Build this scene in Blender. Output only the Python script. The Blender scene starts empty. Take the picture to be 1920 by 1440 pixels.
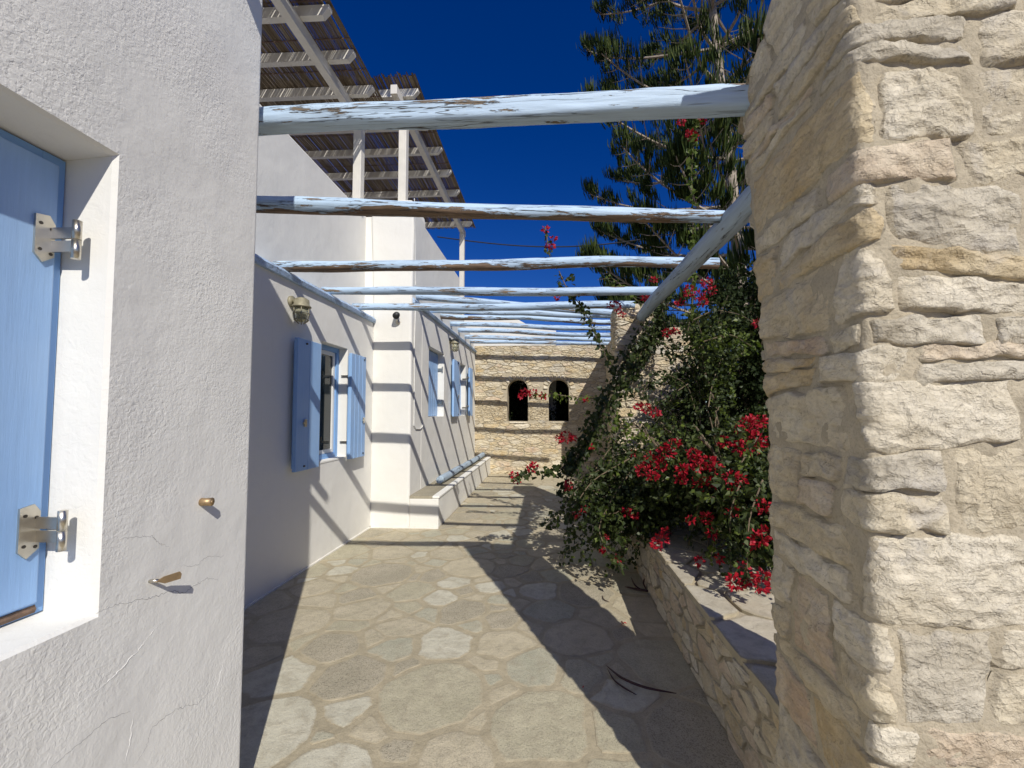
import bpy, bmesh, math, random
import numpy as np
from mathutils import Vector, Matrix, noise
R = math.radians
sc = bpy.context.scene

# ------------------------------------------------------------------ camera
F = 780.0; EYE = 1.55; YAW = 3.0; PIT = 2.6; SX = -29.1/1920; SY = 16.6/1920
cam_d = bpy.data.cameras.new('camera'); cam = bpy.data.objects.new('camera', cam_d)
sc.collection.objects.link(cam); sc.camera = cam
cam_d.sensor_width = 36; cam_d.lens = 36*F/1920; cam_d.shift_x = SX; cam_d.shift_y = SY
cam_d.clip_start = 0.05; cam_d.clip_end = 2000
cam.location = (0, 0, EYE); cam.rotation_euler = (R(90+PIT), 0, R(YAW))

# ------------------------------------------------------------------ sky and sun
SUN_EL = 38.3; SUN_DX, SUN_DY = -0.55, 1.135          # how far a shadow runs per metre of height
w = bpy.data.worlds.new('World'); sc.world = w; w.use_nodes = True
nt = w.node_tree; bg = nt.nodes['Background']
sky = nt.nodes.new('ShaderNodeTexSky'); sky.sky_type = 'NISHITA'; sky.sun_disc = False
sky.sun_elevation = R(SUN_EL)
sky.sun_rotation = math.atan2(-SUN_DX, -SUN_DY)
sky.altitude = 2200; sky.air_density = 1.0; sky.dust_density = 0.35; sky.ozone_density = 4.0
hs = nt.nodes.new('ShaderNodeHueSaturation'); hs.inputs['Saturation'].default_value = 1.34; hs.inputs['Hue'].default_value = .522
hs.inputs['Value'].default_value = .95
nt.links.new(sky.outputs[0], hs.inputs['Color']); nt.links.new(hs.outputs[0], bg.inputs[0])
bg.inputs[1].default_value = 0.085
sd = bpy.data.lights.new('sun', 'SUN'); sd.energy = 4.0; sd.angle = R(0.5); sd.color = (1, 0.955, 0.875)
so = bpy.data.objects.new('sun', sd); sc.collection.objects.link(so)
so.rotation_euler = Vector((SUN_DX, SUN_DY, -1)).to_track_quat('-Z', 'Y').to_euler()
so.location = (5, -10, 12)
sc.view_settings.view_transform = 'Standard'; sc.view_settings.look = 'None'
sc.view_settings.exposure = 0.08; sc.view_settings.gamma = 1.0; sc.view_settings.use_curve_mapping = False
sc.cycles.max_bounces = 7; sc.cycles.diffuse_bounces = 4; sc.cycles.transparent_max_bounces = 8

# ------------------------------------------------------------------ measuring helpers
_rot = cam.rotation_euler.to_matrix()
def ray(u, v):
    return _rot @ Vector(((u-960+SX*1920)/F, (720-v+SY*1920)/F, -1))
def on_x(u, v, X):
    d = ray(u, v); t = X/d.x; return Vector((X, d.y*t, EYE+d.z*t))
def on_y(u, v, Y):
    d = ray(u, v); t = Y/d.y; return Vector((d.x*t, Y, EYE+d.z*t))
def on_z(u, v, Z):
    d = ray(u, v); t = (Z-EYE)/d.z; return Vector((d.x*t, d.y*t, Z))

# ------------------------------------------------------------------ object helpers
C = sc.collection
def tag(o, label=None, cat=None, group=None, kind=None):
    if label: o['label'] = label
    if cat: o['category'] = cat
    if group: o['group'] = group
    if kind: o['kind'] = kind
    return o
def thing(name, loc, label=None, cat=None, group=None, kind=None):
    o = bpy.data.objects.new(name, None); o.empty_display_size = .1
    C.objects.link(o); o.location = loc
    return tag(o, label, cat, group, kind)
def link(name, me, parent=None):
    o = bpy.data.objects.new(name, me); C.objects.link(o)
    if parent is not None:
        o.parent = parent
        if parent.type == 'EMPTY':
            o.matrix_parent_inverse = Matrix.Translation(parent.location).inverted()
    return o
def obj(name, bm, m, parent=None, smooth=False):
    me = bpy.data.meshes.new(name)
    bmesh.ops.recalc_face_normals(bm, faces=bm.faces)
    bm.to_mesh(me); bm.free()
    if m is not None:
        for q in (m if isinstance(m, (list, tuple)) else [m]): me.materials.append(q)
    if smooth: me.polygons.foreach_set('use_smooth', [True]*len(me.polygons))
    return link(name, me, parent)
def pyobj(name, V, Fc, m, parent=None, smooth=False):
    me = bpy.data.meshes.new(name); me.from_pydata(V, [], Fc)
    if m is not None: me.materials.append(m)
    if smooth: me.polygons.foreach_set('use_smooth', [True]*len(me.polygons))
    me.update()
    return link(name, me, parent)
def smear(o, vals):
    at = o.data.attributes.new('smear', 'FLOAT', 'POINT'); at.data.foreach_set('value', vals); return o
def npobj(name, V, nper, m, parent=None, smooth=False):
    """V: (n, nper, 3) array, every row a fan polygon of its own"""
    V = np.asarray(V, dtype=np.float32); n = V.shape[0]
    me = bpy.data.meshes.new(name)
    me.vertices.add(n*nper); me.vertices.foreach_set('co', V.reshape(-1))
    me.loops.add(n*nper); me.loops.foreach_set('vertex_index', np.arange(n*nper, dtype=np.int32))
    me.polygons.add(n); me.polygons.foreach_set('loop_start', np.arange(0, n*nper, nper, dtype=np.int32))
    me.polygons.foreach_set('loop_total', np.full(n, nper, dtype=np.int32))
    me.materials.append(m); me.update(calc_edges=True); me.validate()
    return link(name, me, parent)
def box(bm, x0, x1, y0, y1, z0, z1, bev=0, seg=2, open_faces=()):
    b = bmesh.new()
    bmesh.ops.create_cube(b, size=1)
    for v in b.verts:
        v.co = Vector(((x0+x1)/2+v.co.x*(x1-x0), (y0+y1)/2+v.co.y*(y1-y0), (z0+z1)/2+v.co.z*(z1-z0)))
    if bev: bmesh.ops.bevel(b, geom=b.edges[:], offset=bev, segments=seg, affect='EDGES', profile=.5)
    merge(bm, b)
def merge(bm, b):
    me = bpy.data.meshes.new('tmp'); b.to_mesh(me); b.free(); bm.from_mesh(me); bpy.data.meshes.remove(me)
def bx(name, m, parent, *a, bev=0, seg=2):
    bm = bmesh.new(); box(bm, *a, bev=bev, seg=seg); return obj(name, bm, m, parent, smooth=False)
def tube(bm, pts, rad, n=8, cap=True):
    pts = [Vector(p) for p in pts]; rings = []
    if not hasattr(rad, '__len__'): rad = [rad]*len(pts)
    up = Vector((0, 0, 1)); prev = None
    for i, p in enumerate(pts):
        t = (pts[min(i+1, len(pts)-1)]-pts[max(i-1, 0)]).normalized()
        if prev is None:
            a = t.cross(up)
            if a.length < .1: a = t.cross(Vector((1, 0, 0)))
            a.normalize()
        else:
            a = (prev-t*prev.dot(t)).normalized()
        prev = a; b = t.cross(a)
        rings.append([bm.verts.new(p+(a*math.cos(2*math.pi*k/n)+b*math.sin(2*math.pi*k/n))*rad[i]) for k in range(n)])
    for i in range(len(rings)-1):
        for k in range(n):
            bm.faces.new((rings[i][k], rings[i][(k+1) % n], rings[i+1][(k+1) % n], rings[i+1][k]))
    if cap:
        bm.faces.new(rings[0]); bm.faces.new(rings[-1][::-1])
def prism(bm, pts, d):
    """pts: closed loop of 3-D points, extruded by vector d"""
    a = [bm.verts.new(p) for p in pts]; b = [bm.verts.new(Vector(p)+Vector(d)) for p in pts]
    n = len(a); bm.faces.new(a); bm.faces.new(b[::-1])
    for i in range(n): bm.faces.new((a[i], b[i], b[(i+1) % n], a[(i+1) % n]))
def N(x, y, z): return noise.noise(Vector((x, y, z)))
def fbm(p, o=4): return noise.fractal(Vector(p), 1.0, 2.0, o)

# ------------------------------------------------------------------ materials
def newmat(name):
    m = bpy.data.materials.new(name); m.use_nodes = True
    return m, m.node_tree, m.node_tree.nodes['Principled BSDF']
def coords(t, space='pos', scale=(1, 1, 1), off=None):
    if space == 'pos': s = t.nodes.new('ShaderNodeNewGeometry').outputs['Position']
    else: s = t.nodes.new('ShaderNodeTexCoord').outputs['Object']
    mp = t.nodes.new('ShaderNodeMapping'); mp.inputs['Scale'].default_value = scale
    t.links.new(s, mp.inputs['Vector'])
    if off == 'obj':
        oi = t.nodes.new('ShaderNodeObjectInfo'); mm = t.nodes.new('ShaderNodeVectorMath'); mm.operation = 'SCALE'
        mm.inputs['Scale'].default_value = 3.7
        t.links.new(oi.outputs['Location'], mm.inputs[0]); t.links.new(mm.outputs[0], mp.inputs['Location'])
    elif off: mp.inputs['Location'].default_value = off
    return mp.outputs[0]
def nz(t, vec, scale, detail=4, rough=.55, dist=0):
    n = t.nodes.new('ShaderNodeTexNoise'); n.inputs['Scale'].default_value = scale
    n.inputs['Detail'].default_value = detail; n.inputs['Roughness'].default_value = rough
    n.inputs['Distortion'].default_value = dist; t.links.new(vec, n.inputs['Vector'])
    return n.outputs['Fac']
def ramp(t, fac, stops, interp='LINEAR'):
    r = t.nodes.new('ShaderNodeValToRGB'); r.color_ramp.interpolation = interp
    e = r.color_ramp.elements
    while len(e) < len(stops): e.new(.5)
    for k, (p, c) in enumerate(stops):
        e[k].position = p; e[k].color = (c, c, c, 1) if not hasattr(c, '__len__') else (*c, 1)
    t.links.new(fac, r.inputs[0]); return r.outputs[0]
def mix(t, fac, a, b, mode='MIX'):
    m = t.nodes.new('ShaderNodeMixRGB'); m.blend_type = mode
    for i, x in ((0, fac), (1, a), (2, b)):
        if hasattr(x, 'is_linked') or hasattr(x, 'links'): t.links.new(x, m.inputs[i])
        elif hasattr(x, '__len__'): m.inputs[i].default_value = (*x, 1)
        else: m.inputs[i].default_value = x
    return m.outputs[0]
def mth(t, op, a, b=None):
    m = t.nodes.new('ShaderNodeMath'); m.operation = op
    for i, x in ((0, a), (1, b)):
        if x is None: continue
        if hasattr(x, 'links'): t.links.new(x, m.inputs[i])
        else: m.inputs[i].default_value = x
    return m.outputs[0]
def bump(t, bs, h, dist=.01, strength=1.0, prev=None):
    b = t.nodes.new('ShaderNodeBump'); b.inputs['Distance'].default_value = dist
    b.inputs['Strength'].default_value = strength
    t.links.new(h, b.inputs['Height'])
    if prev is not None: t.links.new(prev, b.inputs['Normal'])
    t.links.new(b.outputs[0], bs.inputs['Normal']); return b.outputs[0]

def m_plain(name, col, rough=.7, metal=0, var=.12, scale=14, bmp=0):
    m, t, b = newmat(name); p = coords(t)
    n = nz(t, p, scale, 5)
    c = mix(t, ramp(t, n, [(.3, 0), (.7, 1)]), [x*(1-var) for x in col], [min(1, x*(1+var)) for x in col])
    t.links.new(c, b.inputs['Base Color']); b.inputs['Roughness'].default_value = rough; b.inputs['Metallic'].default_value = metal
    if bmp: bump(t, b, nz(t, p, scale*6, 4), bmp)
    return m

def m_plaster(name, grain, gscale, tone=.8):
    m, t, b = newmat(name); p = coords(t)
    big = nz(t, p, 1.3, 4, .6); mid = nz(t, p, 7, 5, .6)
    c = mix(t, ramp(t, big, [(.35, 0), (.68, 1)]), (tone*.99, tone*.97, tone*.905), (tone*1.02, tone*1.0, tone*.925))
    c = mix(t, ramp(t, mid, [(.52, 0), (.78, .10)]), c, (.62, .59, .52))
    spots = nz(t, coords(t, off=(3, 7, 1)), 34, 2, .5)
    c = mix(t, ramp(t, spots, [(.76, 0), (.80, .30)]), c, (.45, .40, .32))
    gz = t.nodes.new('ShaderNodeSeparateXYZ'); t.links.new(coords(t), gz.inputs[0])
    foot = mth(t, 'SUBTRACT', .16, mth(t, 'ADD', gz.outputs['Z'], mth(t, 'MULTIPLY', nz(t, p, 5, 5, .7), .16)))
    c = mix(t, ramp(t, foot, [(.02, 0), (.10, .35)]), c, (.50, .45, .36))
    drip = nz(t, coords(t, scale=(9, 9, .8)), 2.0, 4, .6)
    c = mix(t, ramp(t, drip, [(.60, 0), (.80, .16)]), c, (.55, .52, .45))
    t.links.new(c, b.inputs['Base Color']); b.inputs['Roughness'].default_value = .85
    b.inputs['Specular IOR Level'].default_value = .25
    h = nz(t, p, gscale, 3, .55, .6)
    h2 = nz(t, p, gscale*.3, 3, .5, .3)
    # patches where the roller texture is smoothed away
    msk = ramp(t, nz(t, coords(t, off=(9, 2, 5)), 2.2, 3, .5), [(.40, .25), (.55, 1)])
    hh = mth(t, 'ADD', mth(t, 'MULTIPLY', h, msk), mth(t, 'MULTIPLY', h2, .6))
    n1 = bump(t, b, hh, grain)
    bump(t, b, nz(t, p, 1.8, 3, .5), .022, 1, n1)
    return m

MCOL_W = (.50, .435, .32); MCOL_F = (.46, .40, .28)
def smeared(t, c, p, mcol, lo=.36, hi=.50, scale=22):
    """mortar wiped over the rim of a stone"""
    a = t.nodes.new('ShaderNodeAttribute'); a.attribute_name = 'smear'
    v = mth(t, 'ADD', a.outputs['Fac'], mth(t, 'MULTIPLY', mth(t, 'SUBTRACT', nz(t, p, scale, 4, .65), .5), 1.3))
    n = nz(t, p, 9, 6, .65)
    mc = mix(t, ramp(t, n, [(.32, 0), (.68, 1)]), [x*.82 for x in mcol], [x*1.12 for x in mcol])
    return mix(t, ramp(t, v, [(lo, 0), (hi, 1)]), c, mc)
def m_stone(name, c1, c2, c3, bstr=1.0):
    m, t, b = newmat(name); p = coords(t)
    pl = coords(t, scale=(1, 1, 1.45))
    n1 = nz(t, p, 6, 6, .62, .4); n2 = nz(t, pl, 17, 7, .7, .6); n3 = nz(t, coords(t, off=(5, 3, 8)), 3.1, 4, .6)
    c = mix(t, ramp(t, n1, [(.34, 0), (.66, 1)]), c1, c2)
    c = mix(t, ramp(t, n3, [(.5, 0), (.72, .75)]), c, c3)
    c = mix(t, ramp(t, n2, [(.30, .45), (.44, 0)]), c, [x*.58 for x in c1])
    c = mix(t, ramp(t, nz(t, coords(t, off=(1, 8, 2)), 4.5, 5, .65, .8), [(.56, 0), (.70, .55)]), c, (.50, .47, .43))
    fine = nz(t, p, 90, 4, .6)
    c = mix(t, ramp(t, fine, [(.3, .25), (.5, 0)]), c, [x*.55 for x in c1])
    c = smeared(t, c, p, MCOL_W)
    t.links.new(c, b.inputs['Base Color']); b.inputs['Roughness'].default_value = .9
    b.inputs['Specular IOR Level'].default_value = .2
    ps = coords(t, scale=(1, 1, 4.5)); st = nz(t, ps, 9, 5, .7, .8)
    b0 = bump(t, b, ramp(t, st, [(.38, 0), (.50, 1)]), .0016*bstr)
    b1 = bump(t, b, n2, .0120*bstr, 1, b0)
    chip = t.nodes.new('ShaderNodeTexVoronoi'); chip.feature = 'F1'; chip.inputs['Scale'].default_value = 19
    ds = t.nodes.new('ShaderNodeTexNoise'); ds.inputs['Scale'].default_value = 7; ds.inputs['Detail'].default_value = 5
    t.links.new(p, ds.inputs['Vector'])
    va = t.nodes.new('ShaderNodeVectorMath'); va.operation = 'MULTIPLY_ADD'; va.inputs[1].default_value = (.22, .22, .22)
    t.links.new(ds.outputs['Color'], va.inputs[0]); t.links.new(pl, va.inputs[2]); t.links.new(va.outputs[0], chip.inputs['Vector'])
    b1 = bump(t, b, chip.outputs['Distance'], .0105*bstr, 1, b1)
    rid = ramp(t, nz(t, coords(t, off=(7, 1, 3)), 8, 6, .6, .5), [(.475, 1), (.497, 0), (.503, 0), (.525, 1)])
    b1 = bump(t, b, rid, .0011*bstr, 1, b1)
    b2 = bump(t, b, fine, .0038*bstr, 1, b1)
    return m
def m_mortar(name, col, bs=.008):
    m, t, b = newmat(name); p = coords(t)
    n = nz(t, p, 9, 6, .65); f = nz(t, p, 130, 4, .7)
    c = mix(t, ramp(t, n, [(.32, 0), (.68, 1)]), [x*.8 for x in col], [x*1.12 for x in col])
    c = mix(t, ramp(t, f, [(.33, .5), (.5, 0)]), c, [x*.55 for x in col])
    t.links.new(c, b.inputs['Base Color']); b.inputs['Roughness'].default_value = .95
    b.inputs['Specular IOR Level'].default_value = .15
    n1 = bump(t, b, nz(t, p, 28, 6, .65), bs); bump(t, b, f, .002, 1, n1)
    return m
def m_flag(name, c1, c2, pit=.5):
    m, t, b = newmat(name); p = coords(t)
    n1 = nz(t, p, 3.2, 5, .6, .5); n2 = nz(t, p, 11, 6, .7, .3); f = nz(t, p, 150, 3, .7)
    c = mix(t, ramp(t, n1, [(.36, 0), (.64, 1)]), c1, c2)
    c = mix(t, ramp(t, n2, [(.46, 0), (.72, .8)]), c, (.38, .335, .245))
    c = mix(t, ramp(t, f, [(.36, pit), (.5, 0)]), c, [x*.4 for x in c1])
    c = smeared(t, c, p, MCOL_F, .45, .8, 16)
    c = mix(t, ramp(t, nz(t, coords(t, off=(2, 9, 4)), 60, 2, .5), [(.80, 0), (.83, .7)]), c, (.75, .74, .70))
    t.links.new(c, b.inputs['Base Color']); b.inputs['Roughness'].default_value = .78
    b.inputs['Specular IOR Level'].default_value = .3
    a = bump(t, b, n2, .010); bump(t, b, f, .0022, 1, a)
    return m
def m_paintwood(name, col, wood, thr=.60, under=.0):
    """old paint on a log whose length is local x: long flakes lost, wood beneath"""
    m, t, b = newmat(name)
    po = coords(t, 'obj', (1.5, 13, 13), 'obj'); pf = coords(t, 'obj', (2.2, 30, 30), 'obj')
    pk = coords(t, 'obj', (.55, 14, 14), 'obj')
    big = nz(t, po, 1.5, 10, .72, .3); grain = nz(t, pf, 2.0, 5, .65, .2); crack = nz(t, pk, 2.4, 4, .55, .5)
    tc = t.nodes.new('ShaderNodeTexCoord'); sp = t.nodes.new('ShaderNodeSeparateXYZ')
    t.links.new(tc.outputs['Object'], sp.inputs[0])
    dn = mth(t, 'MULTIPLY', sp.outputs['Z'], -under)            # weathered underside
    v = mth(t, 'ADD', big, dn)
    mask = ramp(t, v, [(thr-.006, 0), (thr+.006, 1)])
    paint = mix(t, ramp(t, grain, [(.3, 0), (.7, 1)]), [x*.86 for x in col], [min(1, x*1.08) for x in col])
    wd = mix(t, ramp(t, grain, [(.32, 0), (.66, 1)]), [x*.45 for x in wood], [x*1.25 for x in wood])
    c = mix(t, mask, paint, wd)
    cr = ramp(t, crack, [(.488, 0), (.497, 1), (.503, 1), (.512, 0)])
    cmask = mth(t, 'MULTIPLY', cr, ramp(t, nz(t, po, 1.1, 2), [(.45, 0), (.55, 1)]))
    c = mix(t, cmask, c, (.07, .06, .055))
    t.links.new(c, b.inputs['Base Color']); b.inputs['Roughness'].default_value = .62
    h = mth(t, 'SUBTRACT', mth(t, 'MULTIPLY', grain, .5), mth(t, 'ADD', mth(t, 'MULTIPLY', mask, .5), mth(t, 'MULTIPLY', cmask, 1.5)))
    bump(t, b, h, .006)
    return m
def m_leaf(name, cols, rough=.45, trans=.25):
    m, t, b = newmat(name)
    g = t.nodes.new('ShaderNodeNewGeometry')
    c = ramp(t, g.outputs['Random Per Island'], [(k/(len(cols)-1), q) for k, q in enumerate(cols)])
    c = mix(t, ramp(t, nz(t, coords(t), 2.2, 3), [(.35, 0), (.65, .45)]), c, cols[0])
    t.links.new(c, b.inputs['Base Color']); b.inputs['Roughness'].default_value = rough
    b.inputs['Specular IOR Level'].default_value = .35
    if rough > .55: b.inputs['Specular IOR Level'].default_value = .12
    tr = t.nodes.new('ShaderNodeBsdfTranslucent'); ms = t.nodes.new('ShaderNodeMixShader')
    c2 = mix(t, 1.0, c, (1.0, 1.2, .5) if cols[0][1] > cols[0][0] else (1.1, .6, .7), 'MULTIPLY')
    t.links.new(c2, tr.inputs[0]); ms.inputs[0].default_value = trans
    t.links.new(b.outputs[0], ms.inputs[1]); t.links.new(tr.outputs[0], ms.inputs[2])
    t.links.new(ms.outputs[0], t.nodes['Material Output'].inputs[0])
    return m

PL_ROUGH = m_plaster('rough_white_plaster', .0025, 92, .80)
PL = m_plaster('white_plaster', .0016, 50, .79)
PL_SMOOTH = m_plaster('smooth_white_paint', .0012, 40, .84)
def m_brushed(name, col):
    m, t, b = newmat(name); p = coords(t, scale=(8, 8, .5)); q = coords(t)
    br = nz(t, p, 11, 6, .7); fade = nz(t, q, 1.7, 4, .6); chip = nz(t, coords(t, scale=(1, 1, .5), off=(4, 4, 4)), 38, 5, .7)
    c = mix(t, ramp(t, br, [(.3, 0), (.7, 1)]), [x*.93 for x in col], [x*1.05 for x in col])
    c = mix(t, ramp(t, fade, [(.4, 0), (.7, .22)]), c, (.50, .64, .80))
    c = mix(t, ramp(t, chip, [(.745, 0), (.76, .8)]), c, (.66, .68, .68))
    t.links.new(c, b.inputs['Base Color']); b.inputs['Roughness'].default_value = .48
    bump(t, b, br, .0012); return m
PAINT_BLUE = m_brushed('shutter_blue_paint', (.27, .455, .75))
PAINT_BLUE2 = m_plain('frame_blue_paint', (.20, .38, .68), .45, var=.06, scale=5, bmp=.0006)
WHITE_WOOD = m_plain('white_painted_timber', (.70, .67, .60), .6, var=.06, scale=9, bmp=.001)
WHITE_FRAME = m_plain('white_window_frame', (.72, .72, .70), .35, var=.03)
STEEL = m_plain('brushed_steel', (.62, .58, .50), .32, 1, .08, 40, .0003)
SCREW = m_plain('dark_screw_head', (.10, .09, .08), .5, 1)
BRASS = m_plain('brass', (.45, .32, .18), .5, .8, .15, 40)
DARK = m_plain('black_plastic', (.02, .02, .02), .5)
CABLE = m_plain('black_cable', (.02, .02, .02), .6)
WIRE = m_plain('white_wire', (.75, .74, .70), .5)
RUST = m_plain('weathered_brown_wood', (.16, .10, .065), .7, var=.4, scale=40, bmp=.002)
POD = m_plain('dry_pod', (.055, .022, .02), .6, var=.3, scale=30)
EARTH = m_mortar('dry_earth', (.30, .23, .15), .02)
MORT_W = m_mortar('wall_mortar', MCOL_W, .010)
MORT_F = m_mortar('paving_mortar', MCOL_F, .006)
SLAB = m_flag('bench_stone', (.30, .27, .20), (.40, .36, .27), .3)
CREAM = [
    m_stone('cream_stone', (0.583, 0.485, 0.327), (0.733, 0.650, 0.480), (0.620, 0.494, 0.297)),
    m_stone('white_stone', (0.658, 0.581, 0.433), (0.790, 0.718, 0.574), (0.602, 0.512, 0.357)),
    m_stone('ochre_stone', (0.564, 0.448, 0.272), (0.714, 0.604, 0.408), (0.583, 0.421, 0.212)),
    m_stone('grey_stone', (0.536, 0.476, 0.365), (0.724, 0.659, 0.527), (0.451, 0.412, 0.340)),
    m_stone('rose_stone', (0.583, 0.467, 0.332), (0.724, 0.622, 0.468), (0.583, 0.421, 0.289)),
    m_stone('pale_stone', (0.620, 0.531, 0.374), (0.752, 0.677, 0.518), (0.564, 0.485, 0.348)),
]
FLAG = [
    m_flag('green_grey_flagstone', (0.445, 0.431, 0.324), (0.538, 0.506, 0.383)),
    m_flag('beige_flagstone', (0.503, 0.448, 0.319), (0.585, 0.517, 0.378)),
    m_flag('brown_grey_flagstone', (0.409, 0.368, 0.270), (0.503, 0.448, 0.335), .8),
    m_flag('pale_flagstone', (0.562, 0.535, 0.421), (0.643, 0.609, 0.486), .25),
    m_flag('olive_flagstone', (0.456, 0.420, 0.297), (0.538, 0.494, 0.356)),
    m_flag('sand_flagstone', (0.515, 0.454, 0.319), (0.597, 0.529, 0.383), .35),
]
CAPM = [m_flag('pale_cap_stone', (.52, .47, .36), (.62, .57, .46), .2), m_flag('cream_cap_stone', (.56, .50, .38), (.66, .60, .48), .15), m_flag('sand_cap_stone', (.48, .43, .33), (.58, .53, .42), .25)]
LOG_BLUE = m_paintwood('flaking_blue_paint', (.47, .62, .79), (.30, .22, .14), .575, .3)
LOG_WORN = m_paintwood('worn_blue_paint', (.50, .66, .83), (.22, .15, .095), .565, 2.8)
LOG_WHITE = m_paintwood('pale_blue_paint', (.49, .63, .78), (.24, .18, .12), .605, -.6)
REED = m_leaf('dry_reed', [(.17, .13, .085), (.26, .205, .14), (.115, .09, .06), (.36, .30, .215)], .75, .04)
LEAF = m_leaf('bougainvillea_leaf', [(.024, .038, .010), (.046, .066, .016), (.032, .048, .013), (.10, .125, .028)], .5, .20)
LEAF_Y = m_leaf('young_leaf', [(.09, .13, .022), (.16, .20, .035), (.065, .10, .02)], .45, .30)
LEAF_D = m_leaf('dark_leaf', [(.012, .022, .007), (.026, .038, .011), (.016, .028, .008), (.050, .062, .018)], .6, .08)
BRACT = m_leaf('red_bract', [(.36, .006, .018), (.46, .010, .022), (.26, .006, .022), (.52, .02, .05)], .55, .20)
NEEDLE = m_leaf('pine_needle', [(.020, .038, .010), (.045, .070, .014), (.085, .105, .020), (.028, .048, .012)], .6, .08)
BARK = m_plain('grey_bark', (.38, .32, .25), .9, var=.25, scale=14, bmp=.01)
STEM = m_plain('woody_stem', (.16, .12, .075), .85, var=.3, scale=20, bmp=.003)
m, t, b = newmat('dark_glass'); b.inputs['Base Color'].default_value = (.02, .025, .025, 1); b.inputs['Roughness'].default_value = .05
GLASS = m
m, t, b = newmat('lamp_glass'); b.inputs['Base Color'].default_value = (.75, .74, .55, 1); b.inputs['Roughness'].default_value = .12
b.inputs['Transmission Weight'].default_value = .7
LGLASS = m
CURTAIN = m_plain('curtain_cloth', (.45, .45, .43), .9)

# ------------------------------------------------------------------ the setting: ground
g = bmesh.new()
vs = [g.verts.new(p) for p in ((-400, -400, -.02), (400, -400, -.02), (400, 400, -.02), (-400, 400, -.02))]; g.faces.new(vs)
tag(obj('ground', g, EARTH), kind='structure')
PX0, PX1, PY0, PY1 = -2.42, .87, -1.6, 10.45
g = bmesh.new(); box(g, PX0-.1, PX1+.05, PY0, PY1, -.05, 0)
patio = tag(obj('patio', g, MORT_F), kind='structure')

def power_cells(pts, wts, rect, gap):
    out = []; P = np.array(pts); W = np.array(wts)
    for i, (x, y) in enumerate(pts):
        poly = [(rect[0]+gap/2, rect[2]+gap/2), (rect[1]-gap/2, rect[2]+gap/2), (rect[1]-gap/2, rect[3]-gap/2), (rect[0]+gap/2, rect[3]-gap/2)]
        d2 = ((P-P[i])**2).sum(1); order = np.argsort(d2)[1:26]
        for j in order:
            nx, ny = P[j]-P[i]; L = math.hypot(nx, ny)
            if L < 1e-6: continue
            nx /= L; ny /= L
            h = (L*L+W[i]-W[j])/(2*L)-gap/2*(.5+1.0*abs(N(x*3, y*3, j*.37))*2)
            cx, cy = x+nx*h, y+ny*h; new = []
            for k in range(len(poly)):
                a, b2 = poly[k], poly[(k+1) % len(poly)]
                da = (a[0]-cx)*nx+(a[1]-cy)*ny; db = (b2[0]-cx)*nx+(b2[1]-cy)*ny
                if da <= 0: new.append(a)
                if da*db < 0:
                    s = da/(da-db); new.append((a[0]+(b2[0]-a[0])*s, a[1]+(b2[1]-a[1])*s))
            poly = new
            if len(poly) < 3: break
        out.append(poly if len(poly) >= 3 else None)
    return out
def poly_area(p): return .5*abs(sum(p[i][0]*p[(i+1) % len(p)][1]-p[(i+1) % len(p)][0]*p[i][1] for i in range(len(p))))
def soften(poly, rng, cut=.2, jit=.007):
    out = []
    n = len(poly)
    for i in range(n):
        a, b2 = poly[i], poly[(i+1) % n]
        L = math.hypot(b2[0]-a[0], b2[1]-a[1])
        if L < .02: out.append(((a[0]+b2[0])/2, (a[1]+b2[1])/2)); continue
        c = min(cut, .035/L)
        c1 = max(c*rng.uniform(.3, 1.2), .02)
        pts = [c1, .5, 1-c1] if L > .14 else [c1, 1-c1]
        for s in pts:
            j = jit if s == .5 else jit*.4
            out.append((a[0]+(b2[0]-a[0])*s+rng.uniform(-j, j), a[1]+(b2[1]-a[1])*s+rng.uniform(-j, j)))
    return out
def slab_mesh(name, poly, z0, z1, m, parent, tilt=0, inner=.045):
    cx = sum(p[0] for p in poly)/len(poly); cy = sum(p[1] for p in poly)/len(poly)
    V = []; n = len(poly); S = []
    def ring(d, z, sm, t_=1):
        for p in poly:
            L = math.hypot(p[0]-cx, p[1]-cy); q = max(.05, 1-d/L) if d < .02 else max(.35, 1-d/L)
            V.append((cx+(p[0]-cx)*q, cy+(p[1]-cy)*q, z+t_*tilt*(p[0]-cx))); S.append(sm)
    ring(0, z0, 1, 0); ring(0, z1-.0018, .80); ring(.012, z1, .55); ring(inner, z1+.0005, .0)
    Fc = []
    for r in range(3):
        for i in range(n):
            j = (i+1) % n; Fc.append((r*n+i, r*n+j, (r+1)*n+j, (r+1)*n+i))
    Fc.append(tuple(range(3*n, 4*n)))
    if parent == 'raw': return V, Fc, S
    return smear(pyobj(name, V, Fc, m, parent), S)
rng = random.Random(5)
pts, wts = [], []
tries = 0
while tries < 9000:
    tries += 1
    x, y = rng.uniform(PX0, PX1), rng.uniform(PY0, PY1)
    r = rng.choice([.14, .18, .23, .26, .29]) if tries < 3500 else rng.choice([.07, .10, .14])
    if all((x-a)**2+(y-b2)**2 > ((r+math.sqrt(w2)*1.0)*.86)**2 for (a, b2), w2 in zip(pts, wts)):
        pts.append((x, y)); wts.append(r*r)
cells = power_cells(pts, wts, (PX0, PX1, PY0, PY1), .034)
items = []
for (x, y), c in zip(pts, cells):
    if c is None or poly_area(c) < .0025: continue
    vis = y > 1.0 and x > -y*.75
    items.append(((0 if vis else 1, y), c))
items.sort(key=lambda q: q[0])
sV, sF, sS = [], [], []
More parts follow.
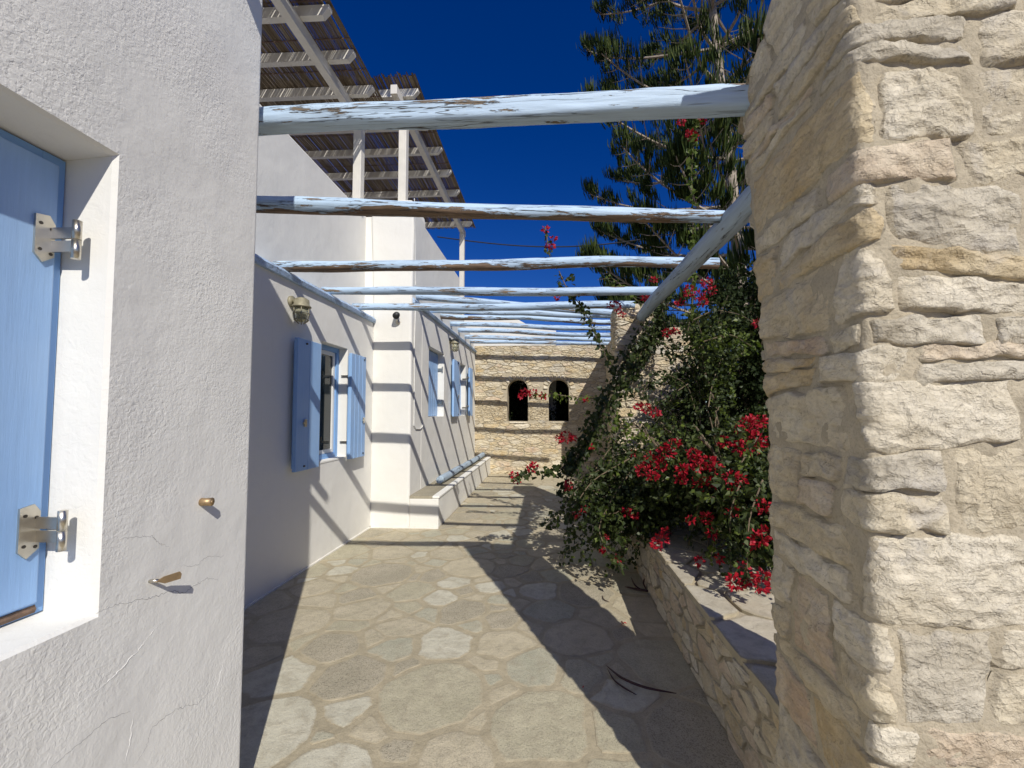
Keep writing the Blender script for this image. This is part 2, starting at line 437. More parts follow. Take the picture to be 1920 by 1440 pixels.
for k, (_, c) in enumerate(items):
    c = soften(c, rng, .16, .012)
    h = .0015+rng.uniform(0, .0025)
    if k < 295:
        slab_mesh('flagstone', c, -.01, h, rng.choice(FLAG), patio, rng.uniform(-.003, .003))
    else:
        V, Fc, S_ = slab_mesh('', c, -.01, h, None, 'raw'); o0 = len(sV); sV += V; sS += S_; sF += [tuple(i+o0 for i in f) for f in Fc]
if sV: tag(smear(pyobj('flagstone_paving', sV, sF, FLAG[1], patio), sS), kind='stuff')

# ------------------------------------------------------------------ stonework
def course_layout(W, H, hr, wr, rng, amp=.012, split=.15, z0=0):
    """rough courses; every stone is a warped quad (s,t) x4, counter-clockwise from lower left"""
    ts = [z0]
    while ts[-1] < H-hr[0]: ts.append(ts[-1]+rng.uniform(*hr))
    if H-ts[-1] < hr[0]*.8 and len(ts) > 2: ts[-1] = H
    else: ts.append(H)
    sd = rng.uniform(0, 50); n = len(ts)-1
    def tb(i, s):
        if i in (0, n): return ts[i]
        return ts[i]+amp*2*N(s*2.3+sd, i*3.1, sd)
    quads = []
    for i in range(n):
        s = -rng.uniform(0, wr[0]*.6); hh = ts[i+1]-ts[i]
        jt = 0
        while s < W:
            wd = rng.uniform(*wr)*(.75+.5*hh/hr[1]); e = s+wd; j1 = rng.uniform(-.16, .16)*hh
            a0, a1 = max(0, s+jt), max(0, s-jt); b0, b1 = min(W, e+j1), min(W, e-j1)
            if b0-a0 > wr[0]*.4 and b1-a1 > wr[0]*.4:
                q = [(a0, tb(i, a0)), (b0, tb(i, b0)), (b1, tb(i+1, b1)), (a1, tb(i+1, a1))]
                if rng.random() < split and hh > hr[0]*1.5:
                    f1, f2 = rng.uniform(.35, .65), rng.uniform(.35, .65)
                    L = (a0*(1-f1)+a1*f1, q[0][1]*(1-f1)+q[3][1]*f1); Rr = (b0*(1-f2)+b1*f2, q[1][1]*(1-f2)+q[2][1]*f2)
                    quads.append([q[0], q[1], Rr, L]); quads.append([L, Rr, q[2], q[3]])
                else: quads.append(q)
            s = e; jt = j1
    return quads
def stone_patch(q, Fm, rng, gap=.012, depth=.02, nx=4, ny=4, rough=.005, rnd=.35, sink=.012, outl=0.0):
    A = [Vector((p[0], p[1])) for p in q]
    c = (A[0]+A[1]+A[2]+A[3])/4
    ww = ((A[1]-A[0]).length+(A[2]-A[3]).length)/2; hh = ((A[3]-A[0]).length+(A[2]-A[1]).length)/2
    if ww < .02 or hh < .015: return None
    ix, iy = min(.45, gap/ww), min(.45, gap/hh)
    ed = min(.16, .012/min(ww, hh)+.06)
    def par(n):
        if n == 4: return [-1, -1+2*ed, 1-2*ed, 1]
        inner = np.linspace(-1+2*ed*.5, 1-2*ed*.5, n-2); return [-1, *inner, 1]
    ax, ay = par(nx), par(ny); sd = rng.uniform(0, 100)
    cr = [rng.uniform(0, rnd*1.6) for _ in range(4)]
    tx, ty = rng.uniform(-1, 1)*depth*.35, rng.uniform(-1, 1)*depth*.35
    V = []; Fc = []; S = []
    planes = [(depth*rng.uniform(.55, 1.15), rng.uniform(-.13, .13), rng.uniform(-.22, .22)) for _ in range(5)]
    for j, b in enumerate(ay):
        for i, a in enumerate(ax):
            k = (0 if a < 0 else 1) if b < 0 else (3 if a < 0 else 2)
            qq = cr[k]
            x = a*math.sqrt(max(0, 1-qq*b*b/2)); y = b*math.sqrt(max(0, 1-qq*a*a/2))
            fx = (x*(1-2*ix)+1)/2; fy = (y*(1-2*iy)+1)/2
            p = (A[0]*(1-fx)+A[1]*fx)*(1-fy)+(A[3]*(1-fx)+A[2]*fx)*fy
            edge = i in (0, nx-1) or j in (0, ny-1)
            if outl:
                p = p+Vector((N(p.x*14+sd, p.y*14, 1), N(p.x*14, p.y*14+sd, 5)))*outl*(1.0)
            else:
                p = p+Vector((rng.uniform(-1, 1), rng.uniform(-1, 1)))*gap*.3
            if edge: d = -sink
            else:
                m2 = max(abs(a), abs(b))
                d = depth*(1-.45*m2**4)+tx*a+ty*b
                if nx > 5:
                    dx, dy = p.x-c.x, p.y-c.y
                    fac = min(h_+sx_*dx+sy_*dy for h_, sx_, sy_ in planes)
                    d = .25*d+.75*fac+rough*.35
                    d += rough*.9*N(p.x*9+sd, p.y*16, sd)+rough*.40*(1-abs(N(p.x*17, p.y*24+sd, 3))*4)+rough*.45*N(p.x*48, p.y*52, sd)
                else: d += rng.uniform(-1, 1)*rough
                d = max(d, .002)
            V.append(Fm(p.x, p.y, d)); m3 = max(abs(a), abs(b)); S.append(1 if edge else (max(0, .40-(1-m3)*1.6) if nx > 5 else .12))
    for j in range(ny-1):
        for i in range(nx-1):
            a = j*nx+i; Fc.append((a, a+1, a+nx+1, a+nx))
    return V, Fc, S
def build_stones(quads, Fm, parent, rng, mats, keep=None, limit=295, name='stone', smooth=False, res=None, **kw):
    cnt = 0
    for q in quads:
        if keep and not keep(q): continue
        if res:
            ww = abs(q[1][0]-q[0][0]); hh = abs(q[3][1]-q[0][1])
            nx = max(8, min(30, int(ww/res)+3)); ny = max(7, min(18, int(hh/res)+3))
        else: nx = ny = 4
        r = stone_patch(q, Fm, rng, nx=nx, ny=ny, **kw)
        if r is None: continue
        V, Fc, S = r
        o = smear(pyobj(name, V, Fc, rng.choice(mats), parent, smooth), S); cnt += 1
        if cnt >= limit: break
    return cnt
def rubble(W, H, rng, sizes=(.05, .075, .10, .13), asp=2.8, gap=.012, tries=5000, dens=.84):
    """irregular polygonal rubble: power cells squashed in height"""
    pts, wts = [], []
    for k in range(tries):
        r = rng.choice(sizes if k < tries*.45 else sizes[:2]); x, y = rng.uniform(0, W), rng.uniform(0, H*asp)
        if all((x-a)**2+(y-b)**2 > ((r+math.sqrt(w2))*dens)**2 for (a, b), w2 in zip(pts, wts)): pts.append((x, y)); wts.append(r*r)
    out = []
    for c in power_cells(pts, wts, (0, W, 0, H*asp), gap):
        if c and poly_area(c) > .0016: out.append([(x, y/asp) for x, y in soften(c, rng, .12, .009)])
    return out
def poly_stone(poly, Fm, rng, depth=.016, rough=.0085, sink=.004):
    n = len(poly); cx = sum(p[0] for p in poly)/n; cy = sum(p[1] for p in poly)/n
    V, Fc, S = [], [], []; tx, ty = rng.uniform(-.08, .08), rng.uniform(-.12, .12); dp = depth*rng.uniform(.6, 1.2)
    for q, d, sm in ((1, -sink, 1), (.96, dp*.45, .7), (.84, dp*.95, .22), (.42, dp, 0)):
        for p in poly:
            x, y = cx+(p[0]-cx)*q, cy+(p[1]-cy)*q
            dd = d if d < 0 else max(.001, d+tx*(x-cx)+ty*(y-cy)+rng.uniform(-1, 1)*rough*(.4 if q > .9 else 1))
            V.append(Fm(x, y, dd)); S.append(sm)
    for r in range(3):
        for i in range(n):
            j = (i+1) % n; Fc.append((r*n+i, r*n+j, (r+1)*n+j, (r+1)*n+i))
    V.append(Fm(cx, cy, max(.001, dp+rng.uniform(-1, 1)*rough))); S.append(0)
    for i in range(n): Fc.append((3*n+i, 3*n+(i+1) % n, 4*n))
    return V, Fc, S
def build_rubble(polys, Fm, parent, rng, mats, limit=295, keep=None, name='stone', **kw):
    polys = [p for p in polys if keep is None or keep(p)]
    polys.sort(key=lambda p: -poly_area(p)); sv, sf, ss = [], [], []
    for k, p in enumerate(polys):
        V, Fc, S = poly_stone(p, Fm, rng, **kw)
        if k < limit: smear(pyobj(name, V, Fc, rng.choice(mats), parent), S)
        else:
            o0 = len(sv); sv += V; ss += S; sf += [tuple(i+o0 for i in f) for f in Fc]
    if sv: tag(smear(pyobj('small_stones', sv, sf, mats[0], parent), ss), kind='stuff')
# --- near pillar, right: perimeter strip starting at its back left corner
class Pillar:
    def __init__(s, x0, x1, yf, yb, top, taper=0, rc=.03):
        s.x0, s.x1, s.yf, s.yb, s.top, s.tp, s.rc = x0, x1, yf, yb, top, taper, rc
        s.L1 = yb(1.5)-yf; s.L2 = x1-x0; s.per = 2*(s.L1+s.L2)
    def pos(s, u, z):
        yb = s.yb(z); L1, L2 = s.L1, s.L2; u = u % s.per
        k = (yb-s.yf)/L1; t = s.tp*z
        x0, x1, yf, yb = s.x0+t, s.x1-t, s.yf+t, yb
        L = yb-yf; Wd = x1-x0
        if u < L1: return Vector((x0, yb-u/L1*L, z)), Vector((-1, 0, 0))
        u -= L1
        if u < L2: return Vector((x0+u/L2*Wd, yf, z)), Vector((0, -1, 0))
        u -= L2
        if u < L1: return Vector((x1, yf+u/L1*L, z)), Vector((1, 0, 0))
        u -= L1
        return Vector((x1-u/L2*Wd, yb, z)), Vector((0, 1, 0))
    def F(s, u, z, d):
        # round the corners: average position and normal over a small window
        p = Vector(); n = Vector()
        for k in (-1, -.5, 0, .5, 1):
            a, b = s.pos(u+k*s.rc, z); p += a; n += b
        p /= 5; n.normalize()
        zt = s.top(p.y); p.z = min(p.z, zt)
        return p+n*d
def pillar_core(P, name, parent, m, H, nz_, na, amp, base=0):
    V = []; Fc = []
    for j in range(nz_+1):
        z = base+(H-base)*j/nz_
        for i in range(na):
            u = P.per*i/na; d = amp*(N(u*7, z*7, 3)+.5*N(u*23, z*23, 9))
            V.append(P.F(u, z, d))
    for j in range(nz_):
        for i in range(na):
            a = j*na+i; b2 = j*na+(i+1) % na; Fc.append((a, b2, b2+na, a+na))
    Fc.append(tuple(range(nz_*na, (nz_+1)*na)))
    return pyobj(name, V, Fc, m, parent, True)
P1 = Pillar(.795, 1.30, 1.088, lambda z: 1.579+(.125 if z > 1.55 else .02)*(z-1.55), lambda y: 3.32-.80*(y-1.088), .005, .020)
p1 = thing('stone_pillar', (1.03, 1.3, 0), 'massive near pillar of cream rubble stone at the right edge, its front face in the sun', 'pillar', 'stone pillars carrying the pergola')
pillar_core(P1, 'mortar', p1, MORT_W, 3.3, 230, 150, .010)
rng = random.Random(21)
qs = course_layout(P1.per, 3.3, (.075, .27), (.12, .50), rng, .032, .34)
build_stones(qs, P1.F, p1, rng, CREAM, keep=lambda q: q[2][1] < P1.top(P1.pos((q[0][0]+q[1][0])/2, 1)[0].y)+.06,
             smooth=True, res=.012, gap=.001, depth=.0155, rough=.0100, rnd=.20, sink=.006, outl=.017)

# --- middle pillar behind the bougainvillea
P2 = Pillar(.82, 1.26, 5.06, lambda z: 5.5, lambda y: 2.86, .0, .02)
p2 = thing('stone_pillar', (1.04, 5.28, 0), 'stone pillar wrapped in vines at the far end of the longitudinal log', 'pillar', 'stone pillars carrying the pergola')
pillar_core(P2, 'mortar', p2, MORT_W, 2.86, 40, 40, .006)
rng = random.Random(22)
build_rubble(rubble(P2.per, 2.84, rng, (.06, .08, .11, .15)), P2.F, p2, rng, CREAM, depth=.014)

# --- far wall with two arched openings
YB = 10.42; BW0, BW1, BWZ = -1.9, 1.42, 3.22
def arch_at(u0, u1, vt, vb):
    a = on_y(u0, vb, YB); b2 = on_y(u1, vt, YB)
    return a.x, b2.x, a.z, b2.z
A1 = arch_at(951, 990, 711, 790); A2 = arch_at(1029, 1067, 711, 790)
ARCH = [A1, A2]
bw = thing('stone_wall', (-.2, YB, 0), 'far rubble stone wall with two dark arched openings closing the patio', 'wall')
def arched_wall(parent, x0, x1, z0, z1, y0, y1, arches, m):
    bm = bmesh.new(); xs = x0
    for (a, b2, zs, zt) in arches:
        box(bm, xs, a, y0, y1, z0, z1); box(bm, a, b2, y0, y1, z0, zs)
        r = (b2-a)/2; cx = (a+b2)/2; zc = zt-r; n = 14
        for k in range(n):
            t0, t1 = math.pi-math.pi*k/n, math.pi-math.pi*(k+1)/n
            xa, za = cx+r*math.cos(t0), zc+r*math.sin(t0); xb, zb = cx+r*math.cos(t1), zc+r*math.sin(t1)
            prism(bm, [(xa, y0, za), (xb, y0, zb), (xb, y0, z1), (xa, y0, z1)], (0, y1-y0, 0))
        xs = b2
    box(bm, xs, x1, y0, y1, z0, z1)
    return obj('mortar', bm, m, parent)
arched_wall(bw, BW0, BW1, 0, BWZ, YB, YB+.42, ARCH, MORT_W)
def FB(s, t, d): return Vector((BW0+s, YB-d, t))
def not_in_arch(q):
    n = len(q); P = list(q)+[((q[i][0]+q[(i+1) % n][0])/2, (q[i][1]+q[(i+1) % n][1])/2) for i in range(n)]
    for (a, b2, zs, zt) in ARCH:
        r = (b2-a)/2; m2 = (a+b2)/2; zc = zt-r
        for p in P:
            X, Z = BW0+p[0], p[1]
            if a < X < b2 and zs < Z <= zc: return False
            if Z > zc-.02 and math.hypot(X-m2, Z-zc) < r+.10: return False
            if a-.02 < X < b2+.02 and zs-.05 < Z < zs: return False
    return True
rng = random.Random(31)
# joints laid so that stones stop at the jambs
def bw_layout():
    out = []
    segs = [(BW0, A1[0]), (A1[1], A2[0]), (A2[1], BW1)]
    zs, zt = A1[2], A1[3]; zm = zs+.52
    sz = (.07, .10, .15, .22)
    out += rubble(BW1-BW0, zs-.05, rng, sz)
    for (a, b2) in segs: out += [[(x+a-BW0, y+zs-.05) for x, y in p] for p in rubble(b2-a, zm-zs+.05, rng, (.045, .06, .08, .11))]
    out += [[(x, y+zm) for x, y in p] for p in rubble(BW1-BW0, BWZ-zm, rng, sz)]
    return out
build_rubble(bw_layout(), FB, bw, rng, CREAM, keep=not_in_arch, limit=270)
for (a, b2, zs, zt) in ARCH:
    V, Fc, S = stone_patch([(a-BW0-.02, zs-.05), (b2-BW0+.02, zs-.05), (b2-BW0+.02, zs-.004), (a-BW0-.02, zs-.004)], FB, rng, gap=.002, depth=.03)
    smear(pyobj('sill_stone', V, Fc, CREAM[1], bw), S)
for (a, b2, zs, zt) in ARCH:                       # ring of thin radial stones
    r = (b2-a)/2; cx = (a+b2)/2; zc = zt-r; n = 11
    for k in range(n):
        t0 = math.pi*(k+.0)/n; t1 = math.pi*(k+1)/n; ro = r+rng.uniform(.13, .19)
        q = [(cx+rr*math.cos(tt)-BW0, zc+rr*math.sin(tt)) for rr, tt in ((r+.004, t1), (r+.004, t0), (ro, t0), (ro, t1))]
        V, Fc, S = stone_patch(q, FB, rng, gap=.006, depth=.03, rough=.006)
        smear(pyobj('arch_stone', V, Fc, rng.choice(CREAM), bw), S)

# --- stone return wall and lit wall, right of the far wall
rw = thing('stone_wall', (1.9, 8.3, 0), 'tall pale stone wall standing behind the bougainvillea right of the arched wall', 'wall')
RX, RY, RZ, RX1 = 1.42, 8.1, 3.18, 2.95
bm = bmesh.new(); box(bm, RX, RX1, RY, RY+.45, 0, RZ); box(bm, RX, RX+.4, RY+.45, YB+.4, 0, RZ); obj('mortar', bm, MORT_W, rw)
rng = random.Random(41)
build_rubble(rubble(RX1-RX, RZ, rng, (.07, .09, .12, .16)), lambda s, t, d: Vector((RX+s, RY-d, t)), rw, rng, CREAM, limit=150)
build_rubble(rubble(YB-RY, RZ, rng, (.07, .09, .12, .16)), lambda s, t, d: Vector((RX-d, RY+s, t)), rw, rng, CREAM, limit=145)

# --- low bed wall, right
LX, LZ, LY0, LY1, LX1 = .855, .46, 1.35, 5.06, 1.62
lw = thing('garden_wall', (1.2, 3.2, 0), 'low stone bed wall with flat pale cap stones running below the bougainvillea', 'low wall')
g = bmesh.new(); box(g, LX, LX1, LY0, LY1, 0, LZ-.02); obj('mortar', g, MORT_W, lw)
rng = random.Random(51)
build_rubble(rubble(LY1-LY0, LZ-.035, rng, (.07, .10, .13, .17), 2.2, .013), lambda s, t, d: Vector((LX-d, LY1-s, t)), lw, rng, CREAM, limit=200, depth=.013, rough=.005)
pts, wts = [], []
for _ in range(900):
    x, y, r = rng.uniform(LX-.02, LX1), rng.uniform(LY0, LY1), rng.choice([.10, .13, .16, .20])
    if all((x-a)**2+(y-b2)**2 > ((r+math.sqrt(w2))*.85)**2 for (a, b2), w2 in zip(pts, wts)): pts.append((x, y)); wts.append(r*r)
for c in power_cells(pts, wts, (LX-.02, LX1, LY0, LY1), .028):
    if c and poly_area(c) > .003: slab_mesh('cap_stone', soften(c, rng, jit=.006), LZ-.045, LZ-.004+rng.uniform(0, .006), rng.choice(CAPM), lw, rng.uniform(-.01, .01))
g = bmesh.new(); box(g, LX1, 9, 1.7, 8.1, -.01, .36); tag(obj('garden_soil', g, EARTH), kind='structure')

# ------------------------------------------------------------------ the white house
NX, NY = -1.165, 1.577           # near block face and corner
X1 = -2.40; XU = -2.54           # window wall, set-back upper wall
X2 = -1.87; Y2 = 5.52            # far wing face and its near end
house = thing('white_house', (-4, 3, 0), 'whitewashed house with blue shutters along the left of the patio', 'house')
def wall_x(name, x_face, thick, y0, y1, z0, z1, openings, m, bev=.012):
    """wall facing +x with rectangular openings (y0, y1, z0, z1)"""
    bm = bmesh.new(); ys = y0
    for (a, b2, c, d) in sorted(openings):
        box(bm, x_face-thick, x_face, ys, a, z0, z1); box(bm, x_face-thick, x_face, a, b2, z0, c); box(bm, x_face-thick, x_face, a, b2, d, z1)
        ys = b2
    box(bm, x_face-thick, x_face, ys, y1, z0, z1)
    bmesh.ops.remove_doubles(bm, verts=bm.verts, dist=1e-5)
    return bm
# near block: wall with a deep splayed window recess, corner slightly rounded
wy0, wy1, wz0, wz1 = -.15, on_x(202, 772, NX).y, on_x(182, 1158, NX).z, on_x(227, 292, NX).z
bm = bmesh.new()
rr = .018
def vface(pts): bm.faces.new([bm.verts.new(p) for p in pts])
XIN = NX-.175
yin0, yin1, zin0, zin1 = -.12, on_x(96, 772, XIN+.03).y, wz0+.018, wz1-.022
# front face as strips around the opening
ye = NY-rr
for (a, b2, c, d) in ((-4, wy0, 0, 4.3), (wy1, ye, 0, 4.3), (wy0, wy1, 0, wz0), (wy0, wy1, wz1, 4.3)):
    vface([(NX, a, c), (NX, b2, c), (NX, b2, d), (NX, a, d)])
k = .012
O = [(NX, wy0, wz0), (NX, wy1, wz0), (NX, wy1, wz1), (NX, wy0, wz1)]
I0 = [(NX-k, wy0+k*.6, wz0+k*.6), (NX-k, wy1-k*.6, wz0+k*.6), (NX-k, wy1-k*.6, wz1-k*.6), (NX-k, wy0+k*.6, wz1-k*.6)]
I1 = [(XIN, yin0, zin0), (XIN, yin1, zin0), (XIN, yin1, zin1), (XIN, yin0, zin1)]
rv = bmesh.new()
for i in range(4):
    j = (i+1) % 4
    for q in ([O[i], O[j], I0[j], I0[i]], [I0[i], I0[j], I1[j], I1[i]]): rv.faces.new([rv.verts.new(p) for p in q])
rv.faces.new([rv.verts.new(p) for p in I1])
bmesh.ops.remove_doubles(rv, verts=rv.verts, dist=1e-4)
obj('reveal', rv, PL, house)
prev = (NX, ye)
for s in range(1, 6):
    an = math.pi/2*s/5; p = (NX-rr+rr*math.cos(an), ye+rr*math.sin(an))
    vface([(prev[0], prev[1], 0), (p[0], p[1], 0), (p[0], p[1], 4.3), (prev[0], prev[1], 4.3)]); prev = p
vface([(prev[0], NY, 0), (-7, NY, 0), (-7, NY, 4.3), (prev[0], NY, 4.3)])
vface([(NX, -4, 4.3), (NX, NY, 4.3), (-7, NY, 4.3), (-7, -4, 4.3)])
vface([(NX, -4, 0), (NX, -4, 4.3), (-7, -4, 4.3), (-7, -4, 0)])
vface([(-7, -4, 0), (-7, -4, 4.3), (-7, NY, 4.3), (-7, NY, 0)])
bmesh.ops.remove_doubles(bm, verts=bm.verts, dist=1e-4)
obj('wall', bm, PL_ROUGH, house)
# window wall
W1 = (on_x(600, 772, X1).y, on_x(650, 772, X1).y, 1.02, 2.30)
bm = wall_x('wall', X1, .16, NY-.0, Y2+.002, 0, 2.76, [W1], PL)
bmesh.ops.recalc_face_normals(bm, faces=bm.faces)
obj('wall', bm, PL, house)
bx('wall', PL, house, -7, X1-.16-.002, NY+.002, Y2+.1, 0, 3.05)
bx('parapet_wall', PL, house, XU-.2, XU, NY+.003, Y2+.1, 2.70, 4.27, bev=.02)
# chimney-like buttress at the corner of the far wing
bm = bmesh.new()
sec = [(-2.41, Y2), (X2, Y2), (X2, Y2+.48), (-2.41, Y2+.48)]
zs = [(0, 0), (2.9, 0), (2.9001, .0), (4.28, .02), (4.42, .055), (4.50, -.02)]
rings = []
for z, ex in [(0, .0), (1.5, .0), (3.0, 0), (3.6, .012), (4.15, .028), (4.33, .03), (4.42, .015), (4.475, -.02), (4.50, -.07)]:
    x0, x1, y0, y1 = -2.415-ex, X2+ex+.001, Y2-ex, Y2+.5
    rb = .03; pts = []
    for cx, cy, a0 in ((x1-rb, y0+rb, -90), (x1-rb, y1-rb, 0), (x0+rb, y1-rb, 90), (x0+rb, y0+rb, 180)):
        for s in range(4): an = R(a0+30*s); pts.append(bm.verts.new((cx+rb*math.cos(an), cy+rb*math.sin(an), z)))
    rings.append(pts)
for a, b2 in zip(rings, rings[1:]):
    for i in range(16): bm.faces.new((a[i], a[(i+1) % 16], b2[(i+1) % 16], b2[i]))
bm.faces.new(rings[-1])
obj('buttress', bm, PL, house)
bx('buttress', PL, house, -2.56, -2.406, Y2+.03, Y2+.3, 0.0, 4.262, bev=.012)
# far wing wall with two openings
WA = (on_x(803, 772, X2).y, on_x(832, 772, X2).y, 1.47, 2.58)
WB = (on_x(862, 772, X2).y, on_x(872.5, 772, X2).y, 1.47, 2.58)
bm = wall_x('wall', X2, .16, Y2+.49, YB+.1, 0, 3.04, [WA, WB], PL)
obj('wall', bm, PL, house)
bx('wall', PL, house, -7, X2-.165, Y2+.5, YB+.4, 0, 3.2)
# upper wall of the far wing, ending in a swept curve
bm = bmesh.new(); XV = -1.935
prof = [(Y2+.3, 2.95), (Y2+.3, 4.43), (8.75, 4.43)]
for s in range(1, 9):
    a = s/8*math.pi/2; prof.append((8.75+.95*(1-math.cos(a)), 4.43-.95*math.sin(a)))
prof += [(10.5, 3.42), (10.5, 2.95)]
prism(bm, [(XV, y, z) for y, z in prof], (-.2, 0, 0)); obj('parapet_wall', bm, PL, house)
# painted timber edge boards on which the logs rest
def board(x0, x1, y0, y1, z0, z1, m, n=24, wob=.006):
    bm = bmesh.new(); prev = None
    for i in range(n+1):
        y = y0+(y1-y0)*i/n; o = wob*N(y*3, 1, x0*5); o2 = wob*N(y*4, 8, x0*5)
        ring = [bm.verts.new((x0, y, z0)), bm.verts.new((x1+o, y, z0+o2)), bm.verts.new((x1+o+.012, y, (z0+z1)/2+o)), bm.verts.new((x1+o2-.02, y, z1+o)), bm.verts.new((x0, y, z1+o2))]
        if prev:
            for k2 in range(5): bm.faces.new((prev[k2], prev[(k2+1) % 5], ring[(k2+1) % 5], ring[k2]))
        else: bm.faces.new(ring)
        prev = ring
    bm.faces.new(prev[::-1])
    return bm
def edge_mat():
    m = m_paintwood('blue_edge_board', (.42, .56, .76), (.25, .2, .15), .64); return m
EDGE = edge_mat()
obj('edge_board', board(XU+.002, X1+.035, NY+.01, Y2-.02, 2.762, 2.835, EDGE), EDGE, house)
obj('edge_board', board(X2-.10, X2+.035, Y2+.03, YB-.05, 3.045, 3.115, EDGE), EDGE, house)
# thin painted line along the wall foot
bx('base_line', PL_SMOOTH, house, X1, X1+.018, NY, Y2-.002, 0, .016)
bx('base_line', PL_SMOOTH, house, -2.40, -1.47, Y2-.020, Y2-.0, 0, .016)
# bench
bm = bmesh.new(); box(bm, X2, -1.475, Y2+.002, YB-.01, 0, .395, bev=.012); obj('bench', bm, PL, house)
bx('bench_rim', PL_SMOOTH, house, -1.56, -1.462, Y2-.004, YB-.012, .397, .43, bev=.008)
bm = None
y = Y2; rng = random.Random(8)
while y < YB-.1:
    y2 = min(YB-.02, y+rng.uniform(.35, .6))
    bx('bench_slab', SLAB, house, X2+.002, -1.563, y+.004, y2-.004, .39, .425+rng.uniform(0, .004)); y = y2

# --- windows
def blue_panel_window(y0, y1, z0, z1, xi, name='window'):
    f = bmesh.new(); bw_ = .05
    box(f, xi, xi+.035, y0, y0+bw_, z0, z1); box(f, xi, xi+.035, y1-bw_, y1, z0, z1)
    box(f, xi, xi+.034, y0+bw_, y1-bw_, z1-bw_, z1); box(f, xi, xi+.034, y0+bw_, y1-bw_, z0, z0+bw_)
    return obj(name, f, PAINT_BLUE2, house)
# near window, one flat blue leaf
wn = blue_panel_window(yin0, yin1-.002, zin0+.002, zin1-.002, XIN+.002)
sh = bx('shutter', PAINT_BLUE, house, XIN+.012, XIN+.048, yin0+.01, yin1-.022, zin0+.03, zin1-.025, bev=.004)
bm = bmesh.new(); tube(bm, [(XIN+.03, yin0+.01, zin0+.014), (XIN+.03, yin1-.02, zin0+.014)], .013, 8); obj('bottom_rail', bm, RUST, sh)
def big_hinge(zc, h):
    xf = XIN+.048; yc = on_x(66, 772, xf+.004).y; dxp = on_y(130, 772, yc+.016).x-xf
    hb = bmesh.new(); a = .021; e = h/2
    prism(hb, [(xf, yc-a, zc-e+.02), (xf, yc-.004, zc-e), (xf, yc+a, zc-e+.02), (xf, yc+a, zc+e-.02), (xf, yc+.008, zc+e), (xf, yc-a, zc+e-.006)], (.006, 0, 0))
    box(hb, xf+.006, xf+dxp, yc+a-.010, yc+a-.004, zc+.004, zc+.033)
    box(hb, xf+.006, xf+dxp, yc+a-.008, yc+a-.002, zc-.030, zc-.001)
    o = obj('hinge', hb, STEEL, sh)
    pb = bmesh.new(); tube(pb, [(xf+dxp, yc+a-.008, zc-.050), (xf+dxp, yc+a-.008, zc-.0012)], .0095, 16)
    tube(pb, [(xf+dxp, yc+a-.008, zc+.0012), (xf+dxp, yc+a-.008, zc+.050)], .0095, 16)
    for f in pb.faces: f.smooth = len(f.verts) == 4
    obj('hinge_pin', pb, STEEL, sh)
    for dy, dz in ((-.010, e-.026), (.013, e-.034), (-.010, -e+.032), (.013, -e+.026)):
        sb = bmesh.new(); tube(sb, [(xf+.005, yc+dy, zc+dz), (xf+.0072, yc+dy, zc+dz)], .0042, 10); obj('screw', sb, SCREW, sh)
zc1 = on_x(88, 449, XIN+.05).z; zc2 = on_x(52, 997, XIN+.05).z
big_hinge(zc1, .125); big_hinge(zc2, .132)

def plank_shutter(xf, y0, y1, z0, z1, nb, th=.035, latch=None, hinge_y=None):
    """open leaf lying against the wall; boards are its pieces"""
    bm = bmesh.new(); box(bm, xf+.006, xf+.016, y0+.01, y1-.01, z0+.03, z1-.03)
    s = obj('shutter', bm, PAINT_BLUE2, house)
    for i in range(nb):
        a = y0+(y1-y0)*i/nb; c = y0+(y1-y0)*(i+1)/nb
        bx('board', PAINT_BLUE, s, xf+.016, xf+.016+th, a+.0025, c-.0025, z0+.0, z1, bev=.003, seg=1)
    if latch is not None:
        bm = bmesh.new(); zl = z0+(z1-z0)*.36
        box(bm, xf+.016+th, xf+.03+th, latch-.02, latch+.02, zl-.035, zl+.035, bev=.004)
        box(bm, xf+.028+th, xf+.034+th, latch-.05, latch+.012, zl-.008, zl+.008)
        obj('latch', bm, STEEL, s)
        for zz in (z0+.04, z1-.04):
            bm = bmesh.new(); tube(bm, [(xf+.016+th, latch, zz), (xf+.028+th, latch, zz)], .009, 8); obj('bolt', bm, SCREW, s)
    return s
def arm_hinges(sobj, xw, y_jamb, zlist, out=.05, reach=.09):
    for z in zlist:
        bm = bmesh.new()
        box(bm, xw-.07, xw+out*.55, y_jamb-.012, y_jamb-.004, z-.03, z-.006)
        tube(bm, [(xw+out*.6, y_jamb-.008, z-.045), (xw+out*.6, y_jamb-.008, z+.045)], .009, 8)
        box(bm, xw+out*.6, xw+out+.03, y_jamb-.011, y_jamb-.005, z+.008, z+.03)
        box(bm, xw+out+.022, xw+out+.03, y_jamb-.012, y_jamb+reach*.5, z+.008, z+.03)
        obj('hinge', bm, STEEL, sobj)
